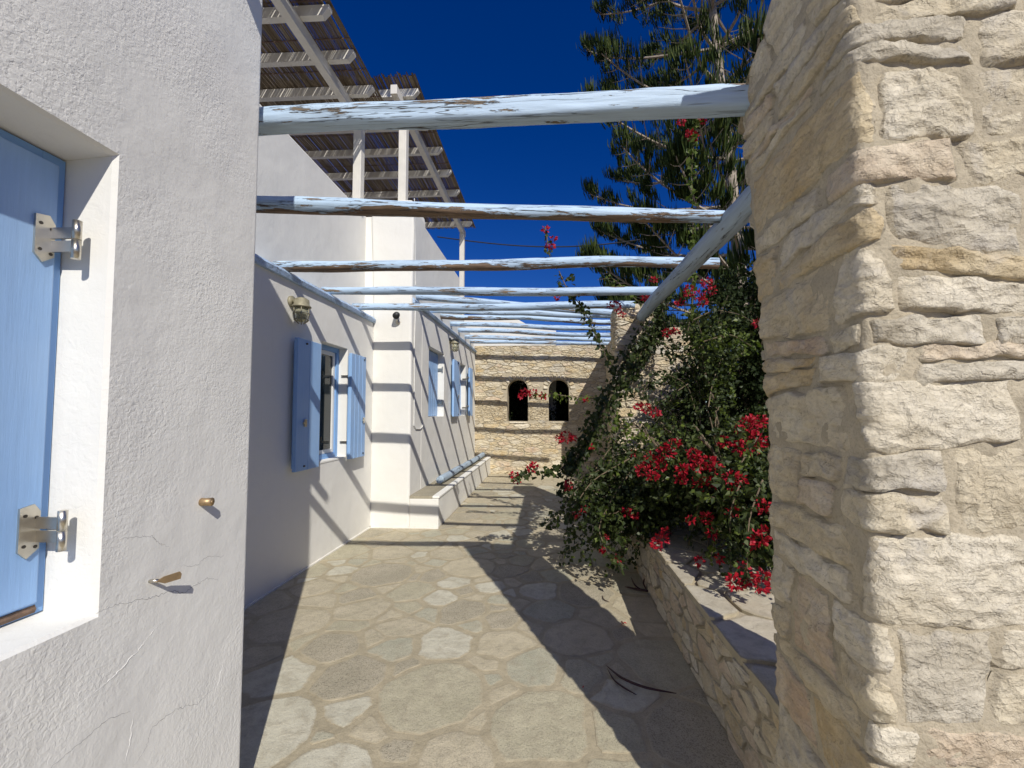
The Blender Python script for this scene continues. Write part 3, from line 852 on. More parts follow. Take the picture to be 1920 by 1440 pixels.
def casement(y0, y1, z0, z1, xi):
    f = bmesh.new(); b_ = .055
    for (a, c, d, e) in ((y0, y0+b_, z0, z1), (y1-b_, y1, z0, z1)): box(f, xi, xi+.05, a, c, d, e)
    box(f, xi, xi+.049, y0+b_, y1-b_, z0, z0+b_); box(f, xi, xi+.049, y0+b_, y1-b_, z1-b_, z1)
    wo = obj('window', f, PAINT_BLUE2, house)
    f = bmesh.new(); c_ = .045; q0, q1, r0, r1 = y0+b_+.002, y1-b_-.002, z0+b_+.002, z1-b_-.002
    for (a, c, d, e) in ((q0, q0+c_, r0, r1), (q1-c_, q1, r0, r1)): box(f, xi+.004, xi+.035, a, c, d, e, bev=.004)
    box(f, xi+.004, xi+.034, q0+c_, q1-c_, r0, r0+c_); box(f, xi+.004, xi+.034, q0+c_, q1-c_, r1-c_, r1)
    obj('casement', f, WHITE_FRAME, wo)
    bx('pane', GLASS, wo, xi+.012, xi+.018, q0+c_, q1-c_, r0+c_, r1-c_)
    return wo
XI1 = X1-.155
casement(W1[0]+.002, W1[1]-.002, W1[2]+.002, W1[3]-.002, XI1)
ws = (on_x(547, 772, X1+.05).y, on_x(592, 772, X1+.05).y)
s1 = plank_shutter(X1+.045, ws[0], ws[1], 1.00, 2.235, 2, latch=ws[0]+.13)
s2 = plank_shutter(X1+.045, on_x(652, 772, X1+.06).y, on_x(680, 772, X1+.06).y, 1.00, 2.235, 4, latch=on_x(676, 772, X1+.06).y)
arm_hinges(s2, X1, W1[1], (1.21, 1.99))
bm = bmesh.new(); box(bm, X1-.155, X1+.006, W1[0]+.001, W1[1]-.001, W1[2]-.012, W1[2]+.004); obj('sill', bm, PL_SMOOTH, house)
# far wing windows: closed recessed leaves, then an open pair
XI2 = X2-.16
wa = blue_panel_window(WA[0]+.002, WA[1]-.002, WA[2]+.002, WA[3]-.002, XI2)
sa = thing_dummy = None
bm = bmesh.new(); box(bm, XI2+.004, XI2+.02, WA[0]+.02, WA[1]-.02, WA[2]+.03, WA[2]+.1); sa = obj('shutter', bm, PAINT_BLUE2, house)
nb = 7
for i in range(nb):
    a = WA[0]+.02+(WA[1]-WA[0]-.05)*i/nb; c = WA[0]+.02+(WA[1]-WA[0]-.05)*(i+1)/nb
    bx('board', PAINT_BLUE, sa, XI2+.02, XI2+.055, a+.003, c-.003, WA[2]+.01, WA[3]-.02, bev=.003, seg=1)
for z in (WA[2]+.22, WA[3]-.3):
    bm = bmesh.new(); box(bm, XI2+.055, XI2+.13, WA[1]-.03, WA[1]-.015, z, z+.04); tube(bm, [(XI2+.135, WA[1]-.022, z-.02), (XI2+.135, WA[1]-.022, z+.07)], .012, 8)
    obj('hinge', bm, STEEL, sa)
casement(WB[0]+.002, WB[1]-.002, WB[2]+.002, WB[3]-.002, XI2+.003)
s3 = plank_shutter(X2+.03, on_x(849, 772, X2+.06).y, on_x(860.5, 772, X2+.07).y, 1.46, 2.54, 3, latch=on_x(857, 772, X2+.06).y)
s4 = plank_shutter(X2+.045, WB[1]+.03, on_x(884, 772, X2+.07).y, 1.46, 2.54, 4)
arm_hinges(s4, X2, WB[1], (1.66, 2.30))
# wires on the walls
bm = bmesh.new(); a = on_x(779, 385, X2+.04); tube(bm, [on_x(777, 372, X2+.045), on_x(778, 440, X2+.035), on_x(779, 535, X2+.012)], .006, 6); obj('wire', bm, WIRE, house)
pts = [on_x(u, v, X2+.012) for u, v in ((779, 578), (777, 640), (777, 720), (776, 798), (780, 804), (788, 804), (792, 800), (793, 794))]
bm = bmesh.new(); tube(bm, pts, .007, 6); obj('wire', bm, WIRE, house)
# plaster cracks and filled ridges on the near wall
rng = random.Random(3)
def ridge(uvs, r, m, name, off):
    pts = []
    for (a, b2) in zip(uvs, uvs[1:]):
        for k in range(10):
            s = k/10; u = a[0]+(b2[0]-a[0])*s; v = a[1]+(b2[1]-a[1])*s
            pts.append(on_x(u+rng.uniform(-1.5, 1.5), v+rng.uniform(-2.2, 2.2), NX+off))
    n = len(pts); rad = [r*(.4+.6*math.sin(math.pi*(i+.5)/n))*rng.uniform(.6, 1.2) for i in range(n)]
    bm = bmesh.new(); tube(bm, pts, rad, 5); obj(name, bm, m, house, True)
CRACK = m_plain('crack_shadow', (.34, .33, .31), .9)
ridge([(180, 1150), (215, 1135), (262, 1124), (285, 1120), (322, 1108), (345, 1112), (365, 1098), (388, 1085), (412, 1088)], .0008, CRACK, 'crack', 0)
ridge([(112, 1382), (150, 1320), (200, 1280), (240, 1240), (262, 1215), (290, 1180), (318, 1150)], .0018, PL_ROUGH, 'plaster_ridge', -.0006)
ridge([(95, 1440), (150, 1392), (200, 1350), (248, 1332)], .0008, CRACK, 'crack', 0)
ridge([(230, 1440), (245, 1385), (250, 1330)], .0016, PL_ROUGH, 'plaster_ridge', -.0006)
ridge([(250, 1440), (275, 1400), (285, 1365), (330, 1330), (370, 1320), (400, 1290)], .0007, CRACK, 'crack', 0)
ridge([(395, 1325), (412, 1270), (430, 1180)], .0012, PL_ROUGH, 'plaster_ridge', -.0005)
ridge([(335, 1060), (365, 1062), (385, 1045), (425, 1043)], .0006, CRACK, 'crack', 0)
ridge([(225, 1010), (262, 1006), (285, 1005), (300, 1020), (318, 1024)], .0006, CRACK, 'crack', 0)
ridge([(215, 985), (220, 960), (228, 940)], .001, PL_ROUGH, 'plaster_ridge', -.0004)

# ------------------------------------------------------------------ pergola of logs
perg = thing('log_pergola', (0, 5, 2.8), 'open pergola of crooked logs in flaking pale blue paint spanning the patio', 'pergola')
def log(name, p0, p1, r0, r1, m, seed, wander=.03, sq=0.0, nseg=46, ns=18, lump=.10, parent=perg, label=None, mid=0):
    p0, p1 = Vector(p0), Vector(p1); L = (p1-p0).length; rg = random.Random(seed)
    V = []; Fc = []
    for i in range(nseg+1):
        s = i/nseg; x = s*L; r = r0+(r1-r0)*s
        oy = wander*(N(s*2.1+seed, 0, seed*1.7)*2); oz = wander*(N(s*2.4+seed, 7, seed*.9)*2)+mid*math.sin(math.pi*s)
        for k in range(ns):
            a = 2*math.pi*k/ns; ca, sa_ = math.cos(a), math.sin(a)
            rad = r*(1+lump*2*N(s*L*1.6+seed, ca*.9, sa_*.9+seed)+.05*N(x*8, ca*3, sa_*3+seed))
            if sq:
                q = (abs(ca)**4+abs(sa_)**4)**(-.25); rad *= 1+(q-1)*sq
            groove = .06*max(0, 1-abs(N(x*.8+seed, a*1.3, seed))*9) if k % 2 else 0
            rad *= 1-groove
            V.append((x, oy+ca*rad, oz+sa_*rad))
    for i in range(nseg):
        for k in range(ns):
            a = i*ns+k; b2 = i*ns+(k+1) % ns; Fc.append((a, b2, b2+ns, a+ns))
    Fc.append(tuple(range(ns))[::-1]); Fc.append(tuple(nseg*ns+k for k in range(ns)))
    me = bpy.data.meshes.new(name); me.from_pydata(V, [], Fc); me.materials.append(m)
    me.polygons.foreach_set('use_smooth', [len(p.vertices) == 4 for p in me.polygons]); me.update()
    o = bpy.data.objects.new(name, me); C.objects.link(o)
    d = (p1-p0).normalized(); zup = Vector((0, 0, 1)); yv = zup.cross(d).normalized(); zv = d.cross(yv)
    M = Matrix((d, yv, zv)).transposed().to_4x4(); M.translation = p0
    if parent is not None:
        o.parent = parent; o.matrix_parent_inverse = Matrix.Translation(parent.location).inverted()
    o.matrix_basis = M
    if label: o['label'] = label
    return o
b1l = on_y(486, 229, 1.68); b1r = on_y(1412, 190, 1.70)
log('beam', (-1.50, 1.68, b1l.z-.012), (b1r.x+.02, 1.70, b1r.z), .042, .047, LOG_WHITE, 4, .010, 1.0, 90, 32, .085, mid=.008)
b = [None, None]
def beam(Y, uv0, uv1, x0, r0, r1, m, seed, wander=.03, x1=None, **kw):
    a = on_y(*uv0, Y); c = on_y(*uv1, Y)
    k = (c.z-a.z)/(c.x-a.x); xe = c.x if x1 is None else x1
    return log('beam', (x0, Y, a.z+(x0-a.x)*k), (xe, Y, a.z+(xe-a.x)*k), r0, r1, m, seed, wander, **kw)
beam(2.58, (480, 382), (1357, 402), -2.5, .054, .042, LOG_WORN, 12, .014)
beam(3.62, (530, 497), (1346, 493), -2.50, .050, .046, LOG_WORN, 33, .022)
beam(4.38, (615, 545), (1240, 547), -2.48, .044, .044, LOG_BLUE, 14, .014)
beam(5.05, (672, 576), (1190, 573), -2.46, .042, .048, LOG_BLUE, 25, .016)
YS = [5.72, 6.50, 7.28, 8.02, 8.74, 9.42, 10.02]
UV = [((780, 556), (1165, 588)), ((810, 581), (1165, 592)), ((830, 592), (1160, 604)), ((850, 608), (1160, 617)), ((864, 620), (1160, 628)), ((876, 632), (1160, 635)), ((885, 640), (1150, 645))]
for k, (Y, (a, c)) in enumerate(zip(YS, UV)):
    aa, cc = on_y(*a, Y), on_y(*c, Y)
    x1 = 1.22 if Y < 7 else (1.6 if Y > 8.1 else 1.5)
    beam(Y, a, c, X2-.07, .048, .045, [LOG_BLUE, LOG_WHITE, LOG_WORN][k % 3] if k < 3 else LOG_BLUE, 40+k*3, .022, x1=x1)
LOG_GREY = m_paintwood('grey_blue_paint', (.40, .50, .60), (.27, .22, .16), .64)
log('longitudinal_log', (1.12, 1.70, 2.72), (1.12, 5.10, 2.71), .070, .068, LOG_GREY, 77, .012, 0, 60, 20, .07)

# log lying on the bench
bl = log('loose_log', (-1.68, 6.35, .505), (-1.63, 10.25, .50), .055, .050, LOG_GREY, 91, .006, parent=None)
tag(bl, 'spare blue painted log lying lengthwise on the white bench', 'log')

bm = bmesh.new(); tube(bm, [(NX-.1, 1.20, 3.45), (NX+.32, 1.20, 3.45)], .05, 12); obj('shadow_log_stub', bm, LOG_BLUE, house, True)  # log stub added out of view to cast a shadow on the near wall
# ------------------------------------------------------------------ reed roofs over the terrace
def reed_roof(label, xe, xin, y0, y1, z, rafters, xb, ybeam, posts, seed, zb):
    t_ = thing('reed_canopy', (xb, (y0+y1)/2, zb), label, 'canopy', 'reed roofed canopies above the terrace')
    rg = random.Random(seed)
    for y in rafters:
        bm = bmesh.new(); h = .11; wd = .065
        prism(bm, [(xin, y-wd/2, z-h), (xe-.03-.06, y-wd/2, z-h), (xe-.02, y-wd/2, z-.035), (xe-.02, y-wd/2, z), (xin, y-wd/2, z)], (0, wd, 0))
        obj('rafter', bm, WHITE_WOOD, t_)
    bx('main_beam', WHITE_WOOD, t_, xb-.045, xb+.045, ybeam[0], ybeam[1], z-.24, z-.112, bev=.004)
    for (x, y, zz) in posts: bx('post', WHITE_WOOD, t_, x-.055, x+.055, y-.055, y+.055, zz, z-.242, bev=.006)
    # reeds laid lengthwise, joined (countless)
    V = []; x = xin
    rows = []
    while x < xe:
        r = rg.uniform(.0055, .0095); ya, yb = y0+rg.uniform(-.045, .03), y1+rg.uniform(-.05, .07)
        n = 5; sh_ = rg.uniform(-.006, .006); zz = z+.012+rg.uniform(0, .012)
        p = []
        for k in range(n+1):
            s = k/n; yy = ya+(yb-ya)*s
            lift = .03*max(0, 1-(yy-y0)/.35)**2*(1+rg.uniform(-.3, .3))
            p.append((x+sh_*math.sin(s*5+x*30)+rg.uniform(-.003, .003), yy, zz+lift+.01*N(x*3, yy*2, seed)))
        for k in range(n):
            a, c = p[k], p[k+1]
            c0 = [(a[0]-r, a[1], a[2]), (a[0]+r, a[1], a[2]), (a[0], a[1], a[2]+r*1.6)]
            c1 = [(c[0]-r, c[1], c[2]), (c[0]+r, c[1], c[2]), (c[0], c[1], c[2]+r*1.6)]
            for i in range(3):
                j = (i+1) % 3; V.append([c0[i], c0[j], c1[j], c1[i]])
        x += r*rg.uniform(1.35, 1.85) + (rg.uniform(.003, .010) if rg.random() < .085 else 0)
    o = npobj('reed_mat', V, 4, REED, t_); tag(o, kind='stuff')
    bm = bmesh.new()
    for yy in np.arange(y0+.25, y1, .42): box(bm, xin, xe-.005, yy, yy+.008, z+.001, z+.009)
    obj('binding_wire', bm, RUST, t_)
    return t_
ZR1 = 5.62
reed_roof('nearer reed canopy on white rafters above the terrace, top left of the view', -2.17, -6.0, 1.9, 5.55, ZR1,
          [1.9, 2.4, 2.9, 3.4, 3.9, 4.42, 4.93, 5.42], XU, (1.8, 5.42), [(XU-.01, 5.32, 4.272), (XU-.01, 2.2, 4.272)], 3, ZR1)
ZR2 = 6.06
reed_roof('farther reed canopy on white rafters above the far wing', -1.80, -6.0, 5.35, 9.95, ZR2,
          [5.55, 6.2, 6.83, 7.5, 8.2, 8.9, 9.6], -2.08, (5.30, 9.9), [(-2.07, 5.68, 4.48), (-2.08, 9.72, 3.2)], 4, ZR2)

# ------------------------------------------------------------------ wall lamps and fittings
def cage_lamp(p, s, label):
    x, y, z = p
    t_ = thing('wall_lamp', p, label, 'lamp', 'caged lamps on the house wall')
    bm = bmesh.new(); tube(bm, [(x-.001, y, z+.06*s), (x+.02*s, y, z+.06*s)], .05*s, 14)
    tube(bm, [(x+.02*s, y, z+.06*s), (x+.09*s, y, z+.06*s)], .022*s, 10); obj('bracket', bm, BRASS_L, t_, True)
    cx = x+.10*s; bm = bmesh.new()
    tube(bm, [(cx, y, z+.09*s), (cx, y, z+.075*s), (cx, y, z+.03*s), (cx, y, z+.015*s), (cx, y, z+.005*s)], [.035*s, .06*s, .064*s, .078*s, .078*s], 16); obj('cap', bm, BRASS_L, t_, True)
    bm = bmesh.new(); tube(bm, [(cx, y, z+.004*s), (cx, y, z-.06*s), (cx, y, z-.10*s), (cx, y, z-.125*s)], [.052*s, .05*s, .042*s, .02*s], 14); obj('glass', bm, LGLASS, t_, True)
    bm = bmesh.new()
    for k in range(6):
        a = math.pi*k/3; c_, s_ = math.cos(a), math.sin(a)
        tube(bm, [(cx+c_*.066*s, y+s_*.066*s, z+.005*s), (cx+c_*.066*s, y+s_*.066*s, z-.06*s), (cx+c_*.056*s, y+s_*.056*s, z-.11*s), (cx+c_*.02*s, y+s_*.02*s, z-.14*s)], .0045*s, 5)
    for zz, rr_ in ((-.05, .067), (-.105, .058)):
        tube(bm, [(cx+math.cos(q)*rr_*s, y+math.sin(q)*rr_*s, z+zz*s) for q in np.linspace(0, 2*math.pi, 17)], .0045*s, 5)
    obj('cage', bm, BRASS_L, t_, True)
BRASS_L = m_plain('aged_brass', (.30, .275, .19), .6, .3, .2, 40)
lp = on_x(545, 578, X1); cage_lamp((X1, lp.y, lp.z), 1.05, 'caged brass lamp on the wall above the nearer shuttered window')
lp = on_x(843, 645, X2); cage_lamp((X2, lp.y, lp.z), 1.05, 'caged brass lamp on the far wing between its two windows')
sp = on_y(747, 596, Y2)
t_ = thing('spotlight', sp, 'small black spotlight on the front of the white buttress', 'spotlight')
bm = bmesh.new(); tube(bm, [(sp.x, Y2, sp.z-.06), (sp.x, Y2-.03, sp.z-.06)], .03, 12); tube(bm, [(sp.x, Y2-.03, sp.z-.06), (sp.x+.01, Y2-.07, sp.z-.02)], .010, 8); obj('bracket', bm, STEEL, t_, True)
bm = bmesh.new(); tube(bm, [(sp.x-.01, Y2-.03, sp.z+.045), (sp.x, Y2-.06, sp.z+.03), (sp.x+.01, Y2-.12, sp.z-.0)], [.028, .042, .045], 14); obj('head', bm, DARK, t_, True)
# brass peg and flat catch on the near wall
pp = on_x(378, 941, NX)
bm = bmesh.new(); tube(bm, [pp+Vector((-.004, 0, 0)), pp+Vector((.012, 0, 0)), pp+Vector((.034, .004, 0))], [.0135, .0125, .0135], 14)
tube(bm, [pp+Vector((.0335, .004, 0)), pp+Vector((.036, .004, 0))], .006, 10)
tag(obj('wall_peg', bm, BRASS, None, True), 'short round brass peg sticking out of the near white wall', 'peg')
pp = on_x(280, 1090, NX)
t_ = thing('shutter_catch', pp, 'flat brass shutter catch on the near white wall below the round peg', 'catch')
bm = bmesh.new(); tube(bm, [pp+Vector((-.004, 0, 0)), pp+Vector((.022, .006, 0))], .005, 10); obj('pin', bm, STEEL, t_, True)
bm = bmesh.new(); q = [(0, 0), (.016, .008), (.052, .010), (.056, .002), (.054, -.012), (.018, -.012)]
prism(bm, [pp+Vector((.020+.45*a, a, c)) for a, c in q], (.004, -.002, 0)); obj('blade', bm, BRASS, t_)

# ------------------------------------------------------------------ overhead cable
a, c = on_y(820, 444, 11.5), on_y(1330, 425, 11.5)
bm = bmesh.new(); pts = [a.lerp(c, s/16)+Vector((0, 0, -.42*math.sin(math.pi*s/16))) for s in range(17)]
tube(bm, pts, .016, 6); tag(obj('overhead_cable', bm, CABLE), 'black cable sagging across the sky behind the pergola logs', 'cable')

# ------------------------------------------------------------------ white outbuilding beyond the arched wall
bh = thing('white_outbuilding', (-1.6, 12.3, 0), 'pale building top showing between the far logs beyond the arched wall', 'building')
bm = bmesh.new(); prism(bm, [(-3, 12, 0), (.2, 12, 0), (.2, 12, 3.9), (-.4, 12, 3.95), (-1.1, 12, 4.35), (-3, 12, 4.4)], (0, .5, 0)); obj('wall', bm, PL, bh)

# ------------------------------------------------------------------ foliage
def unit(v): return v/np.maximum(1e-9, np.linalg.norm(v, axis=-1, keepdims=True))
def leaves(Pn, D, size, rs, droop=.3):
    """two folded triangles pairs per leaf -> (n*2, 4, 3); Pn base points, D pointing directions"""
    n = len(Pn); D = unit(D+np.array([0, 0, -droop])); sz = size*rs.uniform(.6, 1.3, (n, 1))
    A = unit(np.cross(D, rs.normal(size=(n, 3)))); Nn = np.cross(D, A)
    tip = Pn+D*sz; m1 = Pn+D*sz*.42
    l = m1+A*sz*.40+Nn*sz*.12; r = m1-A*sz*.40+Nn*sz*.12
    la = np.stack([Pn, m1-D*sz*.05, tip, l], 1); ra = np.stack([Pn, r, tip, m1-D*sz*.05], 1)
    return np.concatenate([la, ra], 0)
def cane(p0, p1, rg, sag=.2, n=14, wob=.05):
    p0, p1 = np.array(p0, float), np.array(p1, float); s = np.linspace(0, 1, n)[:, None]
    mid = (p0+p1)/2+np.array([0, 0, sag*2]); P = (1-s)**2*p0+2*s*(1-s)*mid+s**2*p1
    w_ = np.cumsum(rg.normal(0, wob/4, (n, 3)), 0)*s; return P+w_
def leaf_along(P, rg, step, size, spread=.02, start=.15):
    seg = np.linalg.norm(np.diff(P, axis=0), axis=1); cum = np.concatenate([[0], np.cumsum(seg)]); L = cum[-1]
    n = max(2, int(L*(1-start)/step)); s = rg.uniform(start*L, L, n)
    pts = np.stack([np.interp(s, cum, P[:, k]) for k in range(3)], 1)
    i = np.clip(np.searchsorted(cum, s)-1, 0, len(seg)-1); T = unit((P[i+1]-P[i]))
    D = unit(rg.normal(size=(n, 3)))+T*.4
    return pts+rg.normal(0, spread, (n, 3)), D
rs = np.random.RandomState(7)
boug = thing('bougainvillea', (1.5, 3.9, .36), 'large bougainvillea with crimson flowers tumbling over the low stone bed wall', 'shrub')
LV, stems, tips = [], [], []
ELL = [  # centre, radii, canes
    ((1.34, 3.65, .98), (.62, .90, .44), 230),
    ((.70, 4.15, .66), (.58, .65, .36), 165),
    ((1.95, 4.0, 1.25), (.42, .6, .42), 45),
    ((1.42, 2.80, .78), (.28, .45, .30), 85),
    ((1.22, 5.0, 1.5), (.25, .25, .45), 8),
    ((1.85, 4.9, 2.45), (.50, .40, .30), 34),
    ((.66, 4.75, 1.0), (.25, .3, .32), 16),
    ((.42, 4.05, .50), (.34, .55, .28), 24),
]
PL_, PD_ = [], []
for (c, r, n) in ELL:
    for _ in range(n):
        d = rs.normal(size=3); d /= np.linalg.norm(d); rad = rs.uniform(.55, 1.0)**.5
        e = np.array(c)+d*np.array(r)*rad
        e[2] = max(e[2], .50 if e[0] > .8 else .22)
        if e[0] < .8 and e[2] < .5: e[2] = .5-(rs.uniform(0, .3))
        s0 = np.array(c)*.55+np.array([1.6, 3.9, .5])*.45+rs.normal(0, .12, 3)
        s0[2] = max(.45, s0[2]-.2)
        P = cane(s0, e, rs, rs.uniform(.05, .32), wob=.10)
        stems.append(P); tips.append(P[-1])
        a, d2 = leaf_along(P, rs, .0125, .05, .03, .25); PL_.append(a); PD_.append(d2)
Pn = np.concatenate(PL_); Dn = np.concatenate(PD_)
ok = ~((Pn[:, 0] < LX+.02) & (Pn[:, 2] < .04)) & ~((Pn[:, 0] > LX) & (Pn[:, 2] < LZ+.01)) & ~((Pn[:, 1] < 1.9))
ok &= ~((Pn[:, 0] > .80) & (Pn[:, 0] < 1.28) & (Pn[:, 1] > 5.04) & (Pn[:, 1] < 5.52))
Pn, Dn = Pn[ok], Dn[ok]
yng = rs.rand(len(Pn)) < .11+.14*(Pn[:, 2] > 1.3)
npobj('foliage', leaves(Pn[~yng], Dn[~yng], .050, rs), 4, LEAF, boug)['kind'] = 'stuff'
npobj('young_foliage', leaves(Pn[yng], Dn[yng], .046, rs), 4, LEAF_Y, boug)['kind'] = 'stuff'
bm = bmesh.new()
for P in stems[::4]: tube(bm, [Vector(p) for p in P[::2]], [.007*(1-.7*k/(len(P[::2])-1)) for k in range(len(P[::2]))], 4, False)
for _ in range(7):
    P = cane((1.55+rs.uniform(-.2, .3), 3.9+rs.uniform(-.6, .6), .34), (1.3+rs.uniform(-.4, .4), 4.0+rs.uniform(-.8, .8), 1.4), rs, .1)
    tube(bm, [Vector(p) for p in P], [.02*(1-.5*k/13) for k in range(14)], 6, False)
obj('branches', bm, STEM, boug)['kind'] = 'stuff'
# long arching sprays seen against the far wall, at their own depths
def spray(uvs, Y, leafstep=.018, size=.055, red=(), m=LEAF, r=.006, name='spray', wide=.018):
    P = np.array([on_y(u, v, Y+dy) for (u, v, dy) in uvs]); s = np.linspace(0, len(P)-1, (len(P)-1)*5+1)
    Q = np.stack([np.interp(s, range(len(P)), P[:, k]) for k in range(3)], 1)
    for _ in range(2): Q[1:-1] = (Q[:-2]+Q[1:-1]*2+Q[2:])/4
    bm = bmesh.new(); tube(bm, [Vector(q) for q in Q], [r*(1-.6*k/(len(Q)-1)) for k in range(len(Q))], 5, False)
    st = obj(name, bm, STEM, boug)
    a, d = leaf_along(Q, rs, leafstep, size, wide, .03)
    npobj('leaves', leaves(a, d, size, rs, .5), 4, m, st)['kind'] = 'stuff'
    for (u, v) in red: flower(u, v, Y, rs.uniform(.05, .07))
def flower_at(c, rad, dens=1.0):
    n = int(85*dens*(rad/.07)**1.7)+10; c = np.array(c)
    d = unit(rs.normal(size=(n, 3))); p = c+d*rad*rs.uniform(.2, 1, (n, 1))**.6*np.array([1, 1, .8])
    V = leaves(p, d, .029, rs, .1)
    return tag(npobj('flower_cluster', V, 4, BRACT, boug), kind='stuff')
def flower(u, v, Y, rad, dens=1.0): return flower_at(on_y(u, v, Y), rad*.80, dens)
spray([(1048, 508, 0), (1062, 540, 0), (1085, 568, 0), (1105, 600, 0), (1120, 640, 0), (1140, 670, 0), (1160, 700, 0), (1185, 740, 0)], 4.5, .0075, .06, wide=.03)
spray([(1022, 425, 0), (1026, 450, 0), (1030, 480, 0), (1036, 500, 0)], 3.6, .011, .036)
spray([(1250, 600, .5), (1205, 660, .3), (1165, 715, .1), (1135, 760, 0), (1115, 800, -.1), (1095, 845, -.2), (1068, 874, -.3)], 4.4, .0019, .062, r=.014, wide=.055)
spray([(1095, 845, -.2), (1068, 874, -.3), (1030, 884, -.3), (985, 885, -.3), (962, 900, -.3)], 4.4, .0065, .06, wide=.03)
spray([(1068, 874, 0), (1062, 900, 0), (1050, 925, 0)], 4.1, .005, .06, wide=.03)
spray([(1165, 690, .1), (1190, 640, .2), (1230, 600, .3), (1260, 560, .3)], 4.5, .004, .055, wide=.05)
spray([(1200, 740, 0), (1250, 700, .1), (1290, 720, .2), (1310, 790, .1)], 4.4, .005, .05, wide=.05)
spray([(1240, 640, 0), (1270, 680, .1), (1265, 740, .1), (1230, 790, 0)], 4.6, .006, .05, wide=.05)
spray([(1150, 780, 0), (1165, 800, 0), (1190, 815, 0), (1225, 820, 0)], 4.2, .004, .05, m=LEAF_Y, wide=.06)
spray([(1300, 600, 0), (1340, 580, 0), (1390, 590, 0), (1420, 610, 0)], 4.2, .004, .05, wide=.07)
spray([(1320, 640, 0), (1370, 625, 0), (1410, 650, 0)], 4.2, .005, .05, m=LEAF_Y, wide=.06)
spray([(1150, 740, 0), (1110, 748, 0), (1070, 744, 0), (1035, 738, 0), (990, 742, 0)], 4.5, .013, .05, m=LEAF_Y)
spray([(1180, 800, .1), (1140, 845, 0), (1110, 890, -.1), (1070, 930, -.2), (1050, 960, -.2), (1020, 985, -.2)], 4.2, .010, .05)
spray([(1200, 860, 0), (1150, 930, -.2), (1120, 990, -.3), (1140, 1040, -.4), (1170, 1060, -.4)], 3.9, .009, .05)
spray([(1180, 860, .0), (1110, 900, -.2), (1070, 960, -.3), (1060, 1000, -.3)], 4.1, .010, .05)
spray([(1290, 620, 0), (1300, 560, 0), (1298, 480, 0), (1300, 400, 0), (1296, 330, 0), (1300, 270, 0), (1308, 222, 0)], 4.6, .010, .065, m=LEAF_Y)
spray([(1240, 600, 0), (1190, 560, 0), (1150, 520, 0), (1120, 525, 0)], 4.9, .014, .05, m=LEAF_Y)
spray([(1300, 700, 0), (1260, 640, 0), (1240, 590, 0), (1250, 540, 0)], 4.7, .011, .05)
spray([(1290, 720, 0), (1230, 760, -.1), (1200, 740, -.2), (1230, 700, -.2)], 4.5, .010, .05)
for (u0, v0, u1, v1, Y) in ((1420, 820, 1330, 1060, 2.9), (1430, 900, 1400, 1105, 2.5), (1360, 880, 1290, 1030, 3.3), (1390, 900, 1370, 1080, 2.7)):
    spray([(u0, v0, .2), ((u0+u1)/2-12, (v0+v1)/2-30, .05), (u1, v1, 0)], Y, .008, .045, m=LEAF_Y if u0 == 1420 else LEAF)
